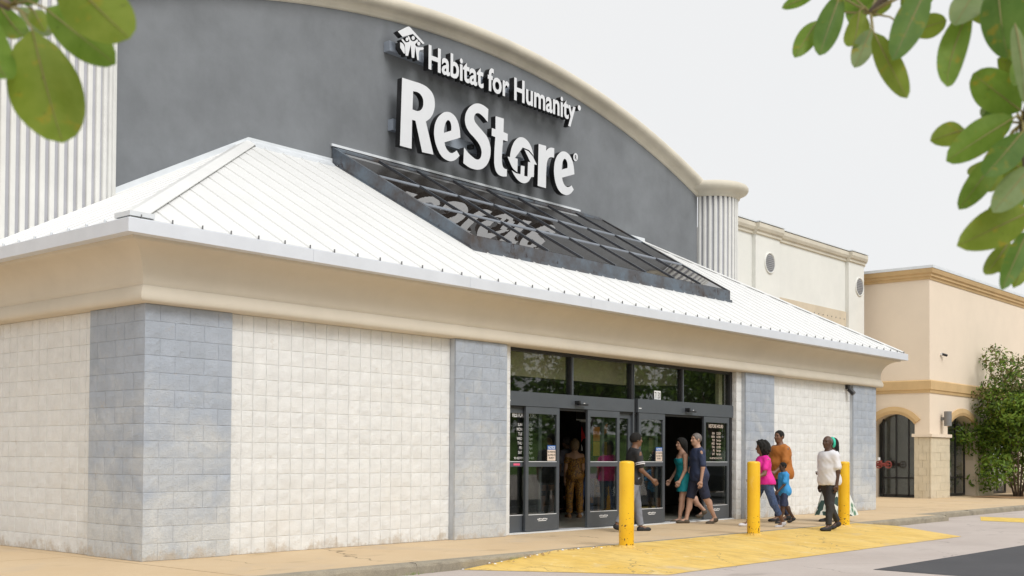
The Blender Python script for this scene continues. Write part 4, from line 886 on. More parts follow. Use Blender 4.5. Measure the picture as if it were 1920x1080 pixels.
leaf_cloud('top_foliage', bush, [c for c in cl_ if c[2] >= 3.2], 4200, .075, ['foliage_bush', 'foliage_olive', 'foliage_olive', 'foliage_far'])

# ------------------------------------------------------------------ car park trees and car behind the camera (they show mirrored in the glass)
for i, (x, y, h, r) in enumerate(((20, -12.5, 6.2, 2.5), (26.5, -13.5, 7.0, 2.9), (33.5, -12.2, 6.4, 2.6), (41, -15, 7.5, 3.2), (50, -14, 7, 3), (62, -20, 9, 4))):
    t = thing('car_park_tree', 'round crowned car park tree mirrored in the shop glass', 'tree', (x, y, ROAD), 'trees across the car park')
    m = MB(); m.tube([(0, 0, 0), (.05, 0, 1.2), (.0, .1, 2.4)], [.14, .11, .09], 8); tip = []
    for k_ in range(7):
        a = k_*.9+i; m.tube([(0, .1, 1.9+.1*k_), (.5*r*math.cos(a)*.6, .5*r*math.sin(a)*.6, h*.55), (.7*r*math.cos(a)*.8, .7*r*math.sin(a)*.8, h*.72)], [.06, .04, .015], 6)
    m.build('trunk', 'bark', t)
    cs = [(r*.62*math.cos(a)*q, r*.62*math.sin(a)*q, h*(.42+.42*random.random()), r*random.uniform(.28, .42)) for a, q in ((random.uniform(0, 6.28), random.uniform(.2, 1)) for _ in range(16))]
    leaf_cloud('crown', t, cs, 3600, .13, ['foliage_far', 'foliage_far', 'foliage_bush'])
wd = []
for i in range(150): wd.append((-60+i*2.6+random.uniform(-2, 2), -62+random.uniform(-4, 4), random.uniform(2.5, 11), random.uniform(2.2, 4)))
o = leaf_cloud('far_wood', None, wd, 26000, .55, ['foliage_far', 'foliage_far', 'foliage_bush'], 'stuff'); tag(o, 'dense green wood beyond the car park mirrored in the shop glass', 'woodland')
car = thing('parked_suv', 'dark parked sports utility car mirrored in the right hand door', 'car', (28.6, -9.3, ROAD), rz=math.pi*.5)
def loft(secs, n_=None):
    m = MB(); m.grid(secs, closed=True); k_ = len(secs[0]); m.f += [tuple(range(k_))[::-1], tuple(range((len(secs)-1)*k_, len(secs)*k_))]; m.mi += [0, 0]; return m
def csec(x, w0, z0, w1, z1, w2, z2): return [(x, -w0, z0), (x, w0, z0), (x, w1, z1), (x, w2, z2), (x, -w2, z2), (x, -w1, z1)]
fixnormals(loft([csec(-2.3, .8, .35, .88, .7, .78, 1.05), csec(-2.1, .88, .28, .95, .75, .86, 1.12), csec(.6, .90, .25, .96, .8, .88, 1.10), csec(1.7, .9, .28, .95, .75, .85, 1.03), csec(2.25, .84, .32, .88, .65, .75, .92)]).build('body', 'car_dark', car, smooth=False))
fixnormals(loft([csec(-2.15, .82, 1.08, .80, 1.3, .66, 1.55), csec(-1.5, .85, 1.1, .82, 1.35, .70, 1.72), csec(.1, .86, 1.1, .82, 1.35, .68, 1.70), csec(1.0, .84, 1.06, .80, 1.12, .74, 1.14)]).build('cabin', 'far_glass', car))
MB().box(2.24, 2.29, -.5, .5, .55, .78).build('grille', 'frame_black', car)
for s_ in (-1, 1):
    MB().box(2.12, 2.27, s_*.62-.16, s_*.62+.16, .72, .86).build('headlight', 'chrome', car)
    for x in (-1.4, 1.4):
        wv = MB().tube([(x, s_*.72, .34), (x, s_*.95, .34)], .34, 20).build('wheel', 'rubber', car); MB().tube([(x, s_*.80, .34), (x, s_*.962, .34)], .2, 14).build('rim', 'chrome', wv)

# ------------------------------------------------------------------ near pear trees framing the view
def leaf_mesh(base, tip, width, tone, m_acc=None):
    a, b_ = Vector(base), Vector(tip); d = b_-a; ln = d.length; e = d/ln
    view = (a-CAM).normalized(); sd_ = e.cross(view).normalized(); nrm = sd_.cross(e).normalized()
    tilt = random.uniform(-.35, .35); sd_ = (sd_*math.cos(tilt)+nrm*math.sin(tilt)); nrm = sd_.cross(e)
    rows = []; n = 12; fold = random.uniform(.12, .38); bend = random.uniform(-.10, .14)*ln; wav = random.uniform(0, 6)
    for i in range(n+1):
        t = i/n; wd = width*.485*(math.sin(math.pi*min(1, t**.86))**.62)*(1-.05*t)+.0004; wd /= math.cos(tilt)
        c_ = a+d*t+nrm*(bend*4*t*(1-t)); row = []
        for s_ in (-1, -.8, -.4, 0, .4, .8, 1):
            row.append(c_+sd_*(s_*wd)+nrm*(abs(s_)*wd*fold+.05*wd*math.sin(wav+9*t+s_*2)*abs(s_)))
        rows.append(row)
    m = MB().grid(rows); 
    vp = [a+d*t+nrm*(bend*4*t*(1-t)-.0006) for t in (0, .2, .4, .6, .8, .97)]
    m.tube(vp, [.0008, .0007, .0006, .0004, .0003, .0002], 5, mi=1)
    return m
for side, tpos, nm, lab in (('l', (-8.35, -9.6), 'pear_tree', 'pear tree whose large leaves hang into the top left corner'), ('r', (-4.2, -12.8), 'pear_tree', 'pear tree whose leafy twigs hang into the top right corner')):
    t = thing(nm, lab, 'tree', (tpos[0], tpos[1], ROAD))
    t0 = Vector((tpos[0], tpos[1], ROAD)); m = MB()
    nodes = [((-7.2533, -11.3498, 1.6631), (-7.32, -11.27, 1.72))] if side == 'l' else [((-6.4213, -11.7857, 1.7941), (-6.36, -11.86, 1.90)), ((-6.3736, -11.944, 1.6453), (-6.33, -11.99, 1.84))]
    loc = lambda p: tuple(Vector(p)-t0)
    m.tube([(0, 0, -.05), (.02, .01, .8), (.0, .03, 1.6), (.03, .0, 2.4), (.0, .0, 3.3)], [.085, .075, .065, .05, .02], 10)
    for a, b_ in nodes:
        st = Vector((tpos[0], tpos[1], 2.15)); mid = st.lerp(Vector(b_), .55)+Vector((0, 0, .22))
        m.tube([loc(st), loc(mid), loc(b_), loc(a)], [.02, .011, .0065, .0045], 8)
    if side == 'r': m.tube([loc((-6.3736, -11.944, 1.6453)), loc((-6.3692, -11.947, 1.585)), loc((-6.375, -11.95, 1.52))], [.0045, .0035, .002], 6)
    m.build('trunk', 'bark', t, smooth=True)
    tm = ['leaf_green', 'leaf_yellowish', 'leaf_pale', 'leaf_dark']
    for sd0, ba, tp, wd, tone in LEAVES:
        if sd0 != side: continue
        o = leaf_mesh(ba, tp, wd, tone).build('leaf', [tm[tone], 'leaf_vein'], t, smooth=True); o.location = tuple(-t0)
        nd = min((Vector(q[0]) for q in nodes), key=lambda q: (q-Vector(ba)).length); bp = Vector(ba)
        if side == 'r' and (nd-bp).length > .12: continue
        st_ = MB().tube([loc(nd), loc(nd.lerp(bp, .5)+Vector((0, 0, .006))), loc(bp)], [.0016, .0011, .0010], 5); st_.build('leaf_stalk', 'leaf_vein', t)
    cs = []
    for _ in range(16):
        a = random.uniform(0, 6.28); q = random.uniform(.2, .9); cs.append((q*math.cos(a), q*math.sin(a), random.uniform(2.7, 3.7), random.uniform(.25, .4)))
    leaf_cloud('crown', t, cs, 1500, .045, ['leaf_green', 'leaf_dark'])
# ------------------------------------------------------------------ people: one continuous surface from a distance field
class Field:
    def __init__(s, lo, hi, h):
        s.h = h; s.lo = np.array(lo, float); s.n = np.maximum(4, np.ceil((np.array(hi)-s.lo)/h).astype(int)+1)
        s.d = np.full(tuple(s.n), .2, np.float32)
    def sub(s, lo, hi):
        a = np.clip(np.floor((np.array(lo)-s.lo)/s.h).astype(int), 0, s.n-1); b = np.clip(np.ceil((np.array(hi)-s.lo)/s.h).astype(int)+1, 1, s.n)
        ax = [s.lo[i]+s.h*np.arange(a[i], b[i]) for i in range(3)]
        return tuple(slice(a[i], b[i]) for i in range(3)), np.stack(np.meshgrid(*ax, indexing='ij'), -1).astype(np.float32)
    def union(s, sl, d, k):
        c = s.d[sl]
        if k <= 0: s.d[sl] = np.minimum(c, d); return
        h = np.clip(.5+.5*(c-d)/k, 0, 1); s.d[sl] = c+(d-c)*h-k*h*(1-h)
    def cone(s, a, b, r0, r1, k=.02, fl=1.0):
        a = np.array(a, float); b = np.array(b, float); m = max(r0, r1)+.09
        sl, P = s.sub(np.minimum(a, b)-m, np.maximum(a, b)+m)
        if P.size == 0: return
        ab = b-a; t = np.clip(((P-a)@ab)/max(1e-9, ab@ab), 0, 1); d = np.linalg.norm(P-a-t[..., None]*ab, axis=-1)-(r0+(r1-r0)*t); s.union(sl, d, k)
    def ell(s, c, r, yaw=0, k=.03, pitch=0):
        c = np.array(c, float); r = np.array(r, float); m = r.max()+.09; sl, P = s.sub(c-m, c+m)
        if P.size == 0: return
        q = P-c; cy, sy = math.cos(yaw), math.sin(yaw); x = q[..., 0]*cy+q[..., 1]*sy; y = -q[..., 0]*sy+q[..., 1]*cy; z = q[..., 2]
        if pitch: cp, sp = math.cos(pitch), math.sin(pitch); x, z = x*cp+z*sp, -x*sp+z*cp
        k0 = np.sqrt((x/r[0])**2+(y/r[1])**2+(z/r[2])**2)+1e-6; k1 = np.sqrt((x/r[0]**2)**2+(y/r[1]**2)**2+(z/r[2]**2)**2)+1e-6
        s.union(sl, k0*(k0-1)/k1, k)
    def cut(s, pt, nrm):    # remove the side nrm points to
        nrm = np.array(nrm, float); nrm /= np.linalg.norm(nrm); sl, P = s.sub(s.lo, s.lo+s.h*(s.n-1)); s.d[sl] = np.maximum(s.d[sl], (P-np.array(pt))@nrm)
    def wrinkle(s, amp, f=30, seed=0):
        sl, P = s.sub(s.lo, s.lo+s.h*(s.n-1)); s.d[sl] += amp*np.sin(P[..., 0]*f+seed+2*np.sin(P[..., 2]*f*.4))*np.sin(P[..., 1]*f*.8+P[..., 2]*f*.5+seed*2)
    def mesh(s, name):
        d = s.d; n = s.n; ins = d < 0
        cnt = sum(ins[i:n[0]-1+i, j:n[1]-1+j, k:n[2]-1+k].astype(np.int8) for i in (0, 1) for j in (0, 1) for k in (0, 1))
        act = (cnt > 0) & (cnt < 8); cells = np.argwhere(act)
        if len(cells) == 0: return None
        idm = np.full(act.shape, -1, np.int64); idm[act] = np.arange(len(cells))
        acc = np.zeros((len(cells), 3)); num = np.zeros(len(cells))
        corners = [(i, j, k) for i in (0, 1) for j in (0, 1) for k in (0, 1)]
        for a in corners:
            for ax in range(3):
                if a[ax]: continue
                b = list(a); b[ax] = 1
                da = d[tuple((cells+a).T)]; db = d[tuple((cells+b).T)]; x = (da < 0) != (db < 0); t = np.where(x, da/np.where(x, da-db, 1), 0)
                p = np.array(a, float)+0*cells; p[:, ax] = t; acc += np.where(x[:, None], p, 0); num += x
        V = s.lo+s.h*(cells+acc/np.maximum(num, 1)[:, None]); F_ = []
        for ax in range(3):
            u, v = [(1, 2), (2, 0), (0, 1)][ax]
            sa = [slice(1, n[i]-1) for i in range(3)]; sb = list(sa); sa[ax] = slice(0, n[ax]-1); sb[ax] = slice(1, n[ax])
            A = ins[tuple(sa)]; B = ins[tuple(sb)]; e = np.argwhere(A != B); off = np.array([1, 1, 1]); off[ax] = 0; base = e+off
            flip = A[tuple(e.T)]
            eu = np.zeros(3, int); eu[u] = 1; ev = np.zeros(3, int); ev[v] = 1
            q = np.stack([idm[tuple((base-eu-ev).T)], idm[tuple((base-ev).T)], idm[tuple(base.T)], idm[tuple((base-eu).T)]], 1)
            q[~flip] = q[~flip][:, ::-1]; F_.append(q)
        F_ = np.concatenate(F_); F_ = F_[(F_ >= 0).all(1)]
        me = bpy.data.meshes.new(name); me.from_pydata(V.tolist(), [], F_.tolist()); me.polygons.foreach_set('use_smooth', np.ones(len(F_), bool)); me.update(); return me

def pmat(name, c, r=.75, c2=None, scale=20, kind=None, c3=None):
    if name in MATS: return name
    k = NT(name); k.rough(r)
    if kind == 'vor':
        tcn = k.n('ShaderNodeTexCoord'); v = k.n('ShaderNodeTexVoronoi'); v.inputs['Scale'].default_value = scale; k.link(k.mapv((1, 1, .7), tcn.outputs['Object']), v.inputs['Vector'])
        f = k.ramp(v.outputs['Distance'], .25, .5); b = k.mix(f, c, c2)
        sp_ = k.n('ShaderNodeSeparateColor'); k.link(v.outputs['Color'], sp_.inputs[0])
        if c3: b = k.mix(k.ramp(sp_.outputs[0], .6, .64), b, c3)
        k.col(b)
    elif c2: k.col(k.mix(k.ramp(k.noise(scale, 4, .6), .35, .65), c, c2))
    else: k.col(k.mix(k.ramp(k.noise(9, 4, .6), .3, .7), tuple(x*.88 for x in c), c))
    return name
SK_D = pmat('skin_deep', (.085, .042, .025), .5); SK_B = pmat('skin_brown', (.19, .095, .055), .5); SK_L = pmat('skin_light', (.52, .31, .22), .5); SK_T = pmat('skin_tan', (.48, .27, .17), .5)
pmat('hair_black', (.008, .007, .006), .9); pmat('hair_brown', (.04, .022, .014), .8); pmat('hair_grey', (.16, .14, .13), .6); pmat('hair_blonde', (.42, .28, .11), .5, (.26, .16, .07), 60); pmat('hair_streaked', (.30, .20, .10), .5, (.09, .05, .03), 70)
pmat('eye_white', (.7, .68, .64), .3); pmat('eye_dark', (.02, .015, .012), .2)

def person(name_label, pos, heading, H=1.75, build=1.0, female=False, skin='skin_tan', group='shoppers at the entrance', legs=((.3, .15), (-.25, .35)), arms=((-.2, .12, .3), (.25, .12, .3)),
           lean=.03, turn=0., hair=None, hair_style='short', clothes=(), shoes='rubber', shoe_h=.03, hgrid=.0105, belly=0., stance=.0):
    s = H/1.75; W = build
    root = thing('person', name_label, 'person', pos, group, heading)
    hipw = .092*(1.08 if female else 1); shw = (.168 if female else .188)*(.6+.4*W)
    def legpts(sd_, flex, knee, ext=0):
        hp = np.array([0, sd_*hipw, .93]); d1 = np.array([math.sin(flex), sd_*(.03+stance), -math.cos(flex)]); d1 /= np.linalg.norm(d1); kn = hp+.445*d1
        f2 = flex-knee; d2 = np.array([math.sin(f2), sd_*(.0+stance), -math.cos(f2)]); d2 /= np.linalg.norm(d2); an = kn+.405*d2
        fp = max(-.1, min(.75, -f2*.75 if f2 < 0 else -.18*f2)); ft = np.array([math.cos(fp), sd_*.12, -math.sin(fp)]); return hp, kn, an, ft, f2
    LG = [legpts(1, *legs[0]), legpts(-1, *legs[1])]
    low = min(min(l[2][2]-.075, (l[2]+.16*l[3])[2]-.035) for l in LG)
    dz = np.array([0, 0, -low+shoe_h*0])
    LG = [(a+dz, b+dz, c+dz, f, g_) for a, b, c, f, g_ in LG]; hz = .93-low
    off = hz-.93; ln = lambda p: np.array(p, float)+np.array([(p[2]-.95)*math.tan(lean), 0, off])
    def armpts(sd_, flex, abd, elb):
        sh_ = ln((0, sd_*shw, 1.380)); d1 = np.array([math.sin(flex)*math.cos(abd), sd_*math.sin(abd), -math.cos(flex)*math.cos(abd)]); el_ = sh_+.285*d1
        f2 = flex+elb; d2 = np.array([math.sin(f2)*math.cos(abd*.4), sd_*math.sin(abd*.3), -math.cos(f2)*math.cos(abd*.4)]); d2 /= np.linalg.norm(d2); wr = el_+.245*d2; return sh_, el_, wr, d2
    AR_ = [armpts(1, *arms[0]), armpts(-1, *arms[1])]
    allp = np.array([p for l in LG for p in l[:3]]+[p+.2*a[3] for a in AR_ for p in (a[2],)]+[a[1] for a in AR_]+[ln((0, 0, 1.80)), ln((0, .25*W, 1.2)), ln((0, -.25*W, 1.2))])
    lo = allp.min(0)-np.array([.30, .14, .12]); hi = allp.max(0)+np.array([.32, .14, .06]); lo[2] = -.04
    def limbs_leg(F_, r, k=.03, t0=0, t1=2.0, flare=0):
        for hp, kn, an, ft, _ in LG:
            F_.cone(hp, kn, (.088+r)*(.55+.45*W), .058+r+flare*.3, k)
            if t1 > 1: F_.cone(kn, kn+(an-kn)*(t1-1), .056+r+flare*.3, (.056+(.036-.056)*(t1-1))+r+flare, k)
    def torso(F_, r, k=.05):
        F_.ell(ln((-.015, 0, .97)), (.112*W+r, (.160 if not female else .172)*W+r, .125+r), k=k)
        F_.ell(ln((.0+.02*belly, 0, 1.12)), (.100*W+r+.045*belly, (.142 if not female else .128)*W+r+.02*belly, .15+r), k=k)
        F_.ell(ln((.0, 0, 1.29)), (.108*W+r, (.165 if not female else .148)*W+r, .17+r), k=k)
        F_.cone(ln((-.01, 0, 1.425)), ln((-.01, shw*.88, 1.380)), .056+r*.8, .048+r*.7, k); F_.cone(ln((-.01, 0, 1.425)), ln((-.01, -shw*.88, 1.380)), .056+r*.8, .048+r*.7, k)
        F_.cone(ln((-.015, 0, 1.40)), ln((-.005, 0, 1.49)), .075+r*.6, .055+r*.5, .04)
        for sd_ in (1, -1):
            F_.ell(ln((-.065, sd_*.075, .93)), (.085*W+r, .085*W+r, .095+r), k=.04)
            if female: F_.ell(ln((.085, sd_*.07, 1.285)), (.055+r, .062+r, .062+r), k=.04)
    # head frame
    hc = ln((.015, 0, 1.622)); ct, st = math.cos(turn), math.sin(turn)
    hp_ = lambda x, y, z: hc+np.array([x*ct-y*st, x*st+y*ct, z])
    # body
    F_ = Field(lo, hi, hgrid); torso(F_, 0); limbs_leg(F_, 0)
    for hp, kn, an, ft, f2 in LG:
        F_.ell(kn+(an-kn)*.32+np.array([-.022, 0, 0]), (.048, .046, .11), k=.03)
        F_.cone(an+np.array([0, 0, -.02]), an+.15*ft+np.array([0, 0, -.045]), .04, .026, .02)
    for sh_, el_, wr, d2 in AR_:
        F_.cone(sh_, el_, .052*(.5+.5*W), .039*(.6+.4*W), .03); F_.cone(el_, wr, .039*(.6+.4*W), .026, .02)
        fw = np.array([1., 0, 0])-d2*d2[0]; fw /= np.linalg.norm(fw)+1e-9; sd_ = np.sign(sh_[1]) ; inn = np.cross(d2, fw)*1.0
        if inn[1]*sd_ > 0: inn = -inn
        pc = wr+d2*.055; F_.cone(wr, pc, .024, .030, .012); F_.cone(pc-fw*.018, pc+fw*.018, .021, .021, .012)
        for i, (o_, l_) in enumerate(((.033, .070), (.011, .080), (-.011, .074), (-.033, .058))):
            b0 = wr+d2*.085+fw*o_; b1 = b0+d2*l_*.5+inn*.006; b2 = b1+d2*l_*.45+inn*.026; F_.cone(b0-d2*.02, b1, .0095, .0090, .004); F_.cone(b1, b2, .0090, .0080, .004)
        tb = wr+d2*.03+fw*.025; F_.cone(tb, tb+d2*.035+fw*.028+inn*.01, .012, .011, .008); F_.cone(tb+d2*.035+fw*.028+inn*.01, tb+d2*.07+fw*.034+inn*.02, .0105, .009, .004)
    F_.cone(ln((-.012, 0, 1.45)), hp_(-.01, 0, -.07), .056*(.6+.4*W), .054, .03)
    F_.ell(hp_(-.010, 0, .025), (.100, .077, .096), turn, .03); F_.ell(hp_(.030, 0, -.045), (.064, .057, .070), turn, .03); F_.ell(hp_(.052, 0, -.085), (.034, .036, .026), turn, .02)
    F_.cone(hp_(.088, 0, .018), hp_(.108, 0, -.022), .010, .014, .012); F_.cone(hp_(.080, -.035, .040), hp_(.080, .035, .040), .012, .012, .012)
    F_.cone(hp_(.084, -.018, -.055), hp_(.084, .018, -.055), .009, .009, .006); F_.cone(hp_(.082, -.015, -.066), hp_(.082, .015, -.066), .009, .009, .006)
    for sd_ in (1, -1): F_.ell(hp_(-.008, sd_*.078, .0), (.020, .010, .032), turn, .008); F_.ell(hp_(.060, sd_*.042, -.020), (.022, .018, .02), turn, .02)
    me = F_.mesh('body'); b_ = link('body', me, skin, root)
    ob = [b_]
    for sd_ in (1, -1):
        e = MB(); n = 8
        c0 = hp_(.079, sd_*.031, .020); e.grid([[tuple(c0+.0125*np.array([math.cos(u)*ct*math.cos(v)-math.sin(v)*math.cos(u)*st, math.cos(u)*ct*math.sin(v)*1.0+math.cos(u)*st*0+math.cos(u)*math.sin(v)*0, math.sin(u)])) for v in np.linspace(0, 2*math.pi, n, endpoint=False)] for u in np.linspace(-1.4, 1.4, 6)], closed=True)
        ob.append(e.build('eye', 'eye_dark', root, smooth=True))
    if hair:
        F2 = Field(hp_(0, 0, 0)-np.array([.34, .28, .62]), hp_(0, 0, 0)+np.array([.24, .28, .26]), .0105)
        g_ = {'buzz': .007, 'short': .014, 'bob': .028, 'long': .024, 'curly': .05, 'bald': .006, 'braids': .024}[hair_style]
        F2.ell(hp_(-.012, 0, .030), (.100+g_, .077+g_, .094+g_), turn, .01)
        if hair_style == 'bob': F2.ell(hp_(-.045, 0, -.03), (.085, .098, .11), turn, .03)
        if hair_style in ('long', 'braids'): F2.ell(hp_(-.055, 0, -.03), (.075, .092, .13), turn, .03); F2.ell(hp_(-.085, 0, -.22), (.05, .10, .22), turn, .05)
        if hair_style == 'curly': F2.ell(hp_(-.05, 0, -.01), (.13, .14, .16), turn, .03); F2.wrinkle(.012, 70, 1)
        f_ = np.array([ct, st, 0]); 
        cutx = {'buzz': .055, 'bald': .0, 'curly': .06}.get(hair_style, .062)
        F2.cut(hp_(cutx, 0, .03), f_*.93+np.array([0, 0, -.36]))
        if hair_style in ('buzz', 'short', 'bald'): F2.cut(hp_(-.05, 0, -.035), np.array([0, 0, -1.])+f_*.35)
        if hair_style == 'bald': F2.cut(hp_(0, 0, .075), np.array([0, 0, 1.]))
        F2.wrinkle(.0025, 110, 2); me = F2.mesh('hair')
        if me: ob.append(link('hair', me, hair, root))
    for it in clothes:
        kd, nm, m_ = it[:3]; o_ = it[3] if len(it) > 3 else {}
        F2 = Field(lo, hi, hgrid*1.05); r = o_.get('r', .014)+(.010 if kd == 'top' else 0)
        if kd in ('top', 'tank', 'dress'):
            torso(F2, r)
            if kd != 'tank' and o_.get('sleeve', .62):
                for sh_, el_, wr, d2 in AR_: F2.cone(sh_*np.array([1, .93, 1])+np.array([0, 0, -.004]), sh_+(el_-sh_)*o_.get('sleeve', .62), .045*(.5+.5*W)+r*.55, .044*(.5+.5*W)+r*.6+.004, .03)
            if kd == 'dress':
                for hp, kn, an, ft, _ in LG: F2.cone(hp+np.array([0, 0, -.02]), hp+(kn-hp)*o_.get('len', .75), .11*W+r, .10*W+r, .09)
                F2.cut(np.array([0, 0, hz-.445*o_.get('len', .75)]), (0, 0, -1))
            else: F2.cut(ln((0, 0, o_.get('hem', .86))), (0, 0, -1))
            if kd != 'dress': F2.ell(ln((-.012+.01*belly, 0, .93)), (.120*W+r+.02*belly, (.166 if not female else .176)*W+r, .26), k=.05); F2.cut(ln((0, 0, o_.get('hem', .86))), (0, 0, -1))
            nk = o_.get('neck', 1.475)
            F2.cut(ln((0, 0, nk)), (.25 if not o_.get('back') else -.55, 0, 1))
            if kd == 'tank':
                pass
        elif kd == 'legs':
            t1 = o_.get('t1', 1.95); limbs_leg(F2, r, .03, 0, t1, o_.get('flare', 0)); F2.ell(ln((-.015, 0, .97)), (.112*W+r, (.160 if not female else .172)*W+r, .125+r), k=.05)
            for sd_ in (1, -1): F2.ell(ln((-.065, sd_*.075, .93)), (.085*W+r, .085*W+r, .095+r), k=.04)
            F2.cut(ln((0, 0, o_.get('waist', .99))), (0, 0, 1))
            if t1 > 1.5:
                pass
            # straight hems: clear everything past the hem plane of each leg
            for hp, kn, an, ft, _ in LG:
                if t1 > 1: pt = kn+(an-kn)*(t1-1); nr = an-kn
                else: pt = hp+(kn-hp)*t1; nr = kn-hp
                nr = nr/np.linalg.norm(nr); sl, P = F2.sub(pt-.17, pt+.17); side_ = np.sign(hp[1]); msk = (np.linalg.norm(P-pt, axis=-1) < .15)
                dd = (P-pt)@nr; F2.d[sl] = np.where(msk, np.maximum(F2.d[sl], dd), F2.d[sl])
        elif kd == 'skirt':
            top_z, bot_z = hz+.10, o_.get('bot', .12); ka = .5*(LG[0][1]+LG[1][1]); xa = [l[2][0] for l in LG]
            mm = MB(); rows = []; nr_ = 48
            for i in range(15):
                t = i/14; z = top_z+(bot_z-top_z)*t; rx = .125*W+.015+t*(abs(xa[0]-xa[1])*.42+o_.get('fl', .05)); ry = .172*W+.015+t*o_.get('fl', .05)*1.2; cx_ = (.5*(xa[0]+xa[1]))*t*.8
                rows.append([(cx_+rx*math.cos(a)*(1+.07*t*math.sin(7*a+1)), ry*math.sin(a)*(1+.07*t*math.sin(7*a+1)), z+.01*t*math.sin(5*a)) for a in np.linspace(0, 2*math.pi, nr_, endpoint=False)])
            mm.grid(rows, closed=True); mm.f.append(tuple(range(nr_))); mm.mi.append(0); ob.append(mm.build(nm, m_, root, smooth=True)); continue
        F2.wrinkle(o_.get('wr', .005), 26, len(nm)); F2.wrinkle(.0025, 55, len(nm)+2); me = F2.mesh(nm)
        if me: ob.append(link(nm, me, m_, root))
    for hp, kn, an, ft, f2 in LG:
        F2 = Field(an-np.array([.2, .14, .16]), an+np.array([.32, .14, .1]), .009); up = np.array([0, 0, 1.]); sole = an+np.array([0, 0, -.055])
        F2.ell(an+np.array([.0, 0, -.035]), (.060, .050, .052), k=.01); F2.cone(an-ft*.03+np.array([0, 0, -.05]), an+ft*.155+np.array([0, 0, -.052]), .036, .030, .03); F2.ell(an+ft*.12+np.array([0, 0, -.052]), (.085, .049, .034), k=.02)
        me = F2.mesh('shoe')
        if me: ob.append(link('shoe', me, shoes, root))
    for o in ob:
        if s != 1: o.scale = (s, s, s)
    return root, (s, hp_, ln, AR_, LG, hz)
M = pmat
M('cloth_white', (.78, .77, .80)); M('cloth_black', (.018, .018, .02)); M('cloth_navy', (.028, .042, .095)); M('cloth_navy_shorts', (.018, .024, .055)); M('cloth_orange', (.45, .155, .025)); M('cloth_pink', (.80, .022, .33)); M('denim', (.045, .075, .17), .8, (.075, .12, .24), 30)
M('cloth_blue', (.045, .33, .72)); M('cloth_teal', (.0, .24, .29)); M('cloth_grey', (.24, .255, .30)); M('cloth_red', (.45, .06, .08)); M('cloth_charcoal', (.03, .03, .034))
M('gold_print', (.48, .26, .04), .5, (.12, .05, .015), 30, 'vor', (.34, .15, .02)); M('leaf_print', (.10, .22, .14), .7, (.70, .73, .68), 9, 'vor', (.03, .07, .06)); M('cloth_mint', (.05, .62, .42)); M('shoe_tan', (.34, .17, .07)); M('shoe_brown', (.10, .075, .05)); M('shoe_white', (.7, .68, .7)); M('shoe_black', (.02, .02, .022)); M('bag_purple', (.14, .05, .24)); M('cloth_lilac', (.45, .43, .52))
LEFT = 2.30   # heading for people walking towards the left of the picture
GI, GO = 'shoppers inside the store', 'shoppers outside the entrance'
WALK = ((.36, .10), (-.30, .25)); WALK2 = ((-.30, .30), (.34, .08)); STAND = ((.04, .02), (-.03, .02))
person('older bald man in white polo shirt and black trousers walking past the yellow bollard', (11.95, -2.93, -.012), LEFT+.45, 1.70, 1.16, False, 'skin_deep', GO, ((.14, .04), (-.24, .30)), ((-.10, .10, .25), (-.14, .12, .22)), .02, .25, 'hair_grey', 'bald',
   (('legs', 'trousers', 'cloth_charcoal', {'r': .016, 't1': 1.93}), ('top', 'polo_shirt', 'cloth_white', {'r': .028, 'sleeve': .72, 'hem': .84})), 'shoe_black', belly=.45)
r_, inf = person('woman with long black braids, mint headband and leaf print skirt behind the man in white', (14.55, -1.80, 0), LEFT+.2, 1.71, .98, True, 'skin_deep', GO, ((.30, .12), (-.28, .20)), ((.35, .10, 1.0), (-.30, .1, .2)), .03, .2, 'hair_black', 'braids',
   (('skirt', 'skirt', 'leaf_print', {'bot': .13, 'fl': .10}), ('top', 'blouse', 'cloth_white', {'r': .014, 'hem': .95, 'sleeve': .6})), 'shoe_black')
s_, hp_, ln, AR_, LG, hz = inf
hb = Field(hp_(0, 0, 0)-.2, hp_(0, 0, 0)+.22, .009); hb.ell(hp_(-.012, 0, .032), (.130, .108, .124), .2, .01); fv = np.array([math.cos(.2), math.sin(.2), 0]); hb.cut(hp_(.045, 0, .03), fv); hb.cut(hp_(-.005, 0, .03), -fv); o = link('headband', hb.mesh('headband'), 'cloth_mint', r_); o.scale = (s_,)*3
person('tall man in an orange polo shirt beside the woman in pink', (13.80, -1.0, 0), LEFT+.35, 1.85, 1.42, False, 'skin_brown', GO, ((.2, .06), (-.2, .2)), ((.25, .10, .7), (.1, .16, .3)), .02, .3, 'hair_black', 'buzz',
   (('legs', 'trousers', 'cloth_navy', {'r': .018, 't1': 1.94}), ('top', 'polo_shirt', 'cloth_orange', {'r': .028, 'sleeve': .75, 'hem': .82})), 'shoe_black', belly=.9)
person('woman in a hot pink shirt and blue capri jeans, dark curly hair', (11.90, -1.68, 0), LEFT+.25, 1.63, 1.12, True, 'skin_brown', GO, ((-.34, .18), (.42, .12)), ((.30, .15, .9), (-.1, .12, .3)), .08, -.3, 'hair_black', 'curly',
   (('legs', 'capri_jeans', 'denim', {'r': .014, 't1': 1.62}), ('top', 'shirt', 'cloth_pink', {'r': .018, 'sleeve': .6, 'hem': .90})), 'shoe_white')
person('small boy in a bright blue shirt and navy shorts', (13.15, -1.42, 0), LEFT+.2, 1.20, .98, False, 'skin_deep', GO, ((.18, .06), (-.26, .35)), ((.3, .1, .5), (-.05, .12, .6)), .03, .0, 'hair_black', 'buzz',
   (('legs', 'shorts', 'cloth_navy', {'r': .026, 't1': .98}), ('top', 'shirt', 'cloth_blue', {'r': .034, 'sleeve': .7, 'hem': .80})), 'shoe_black')
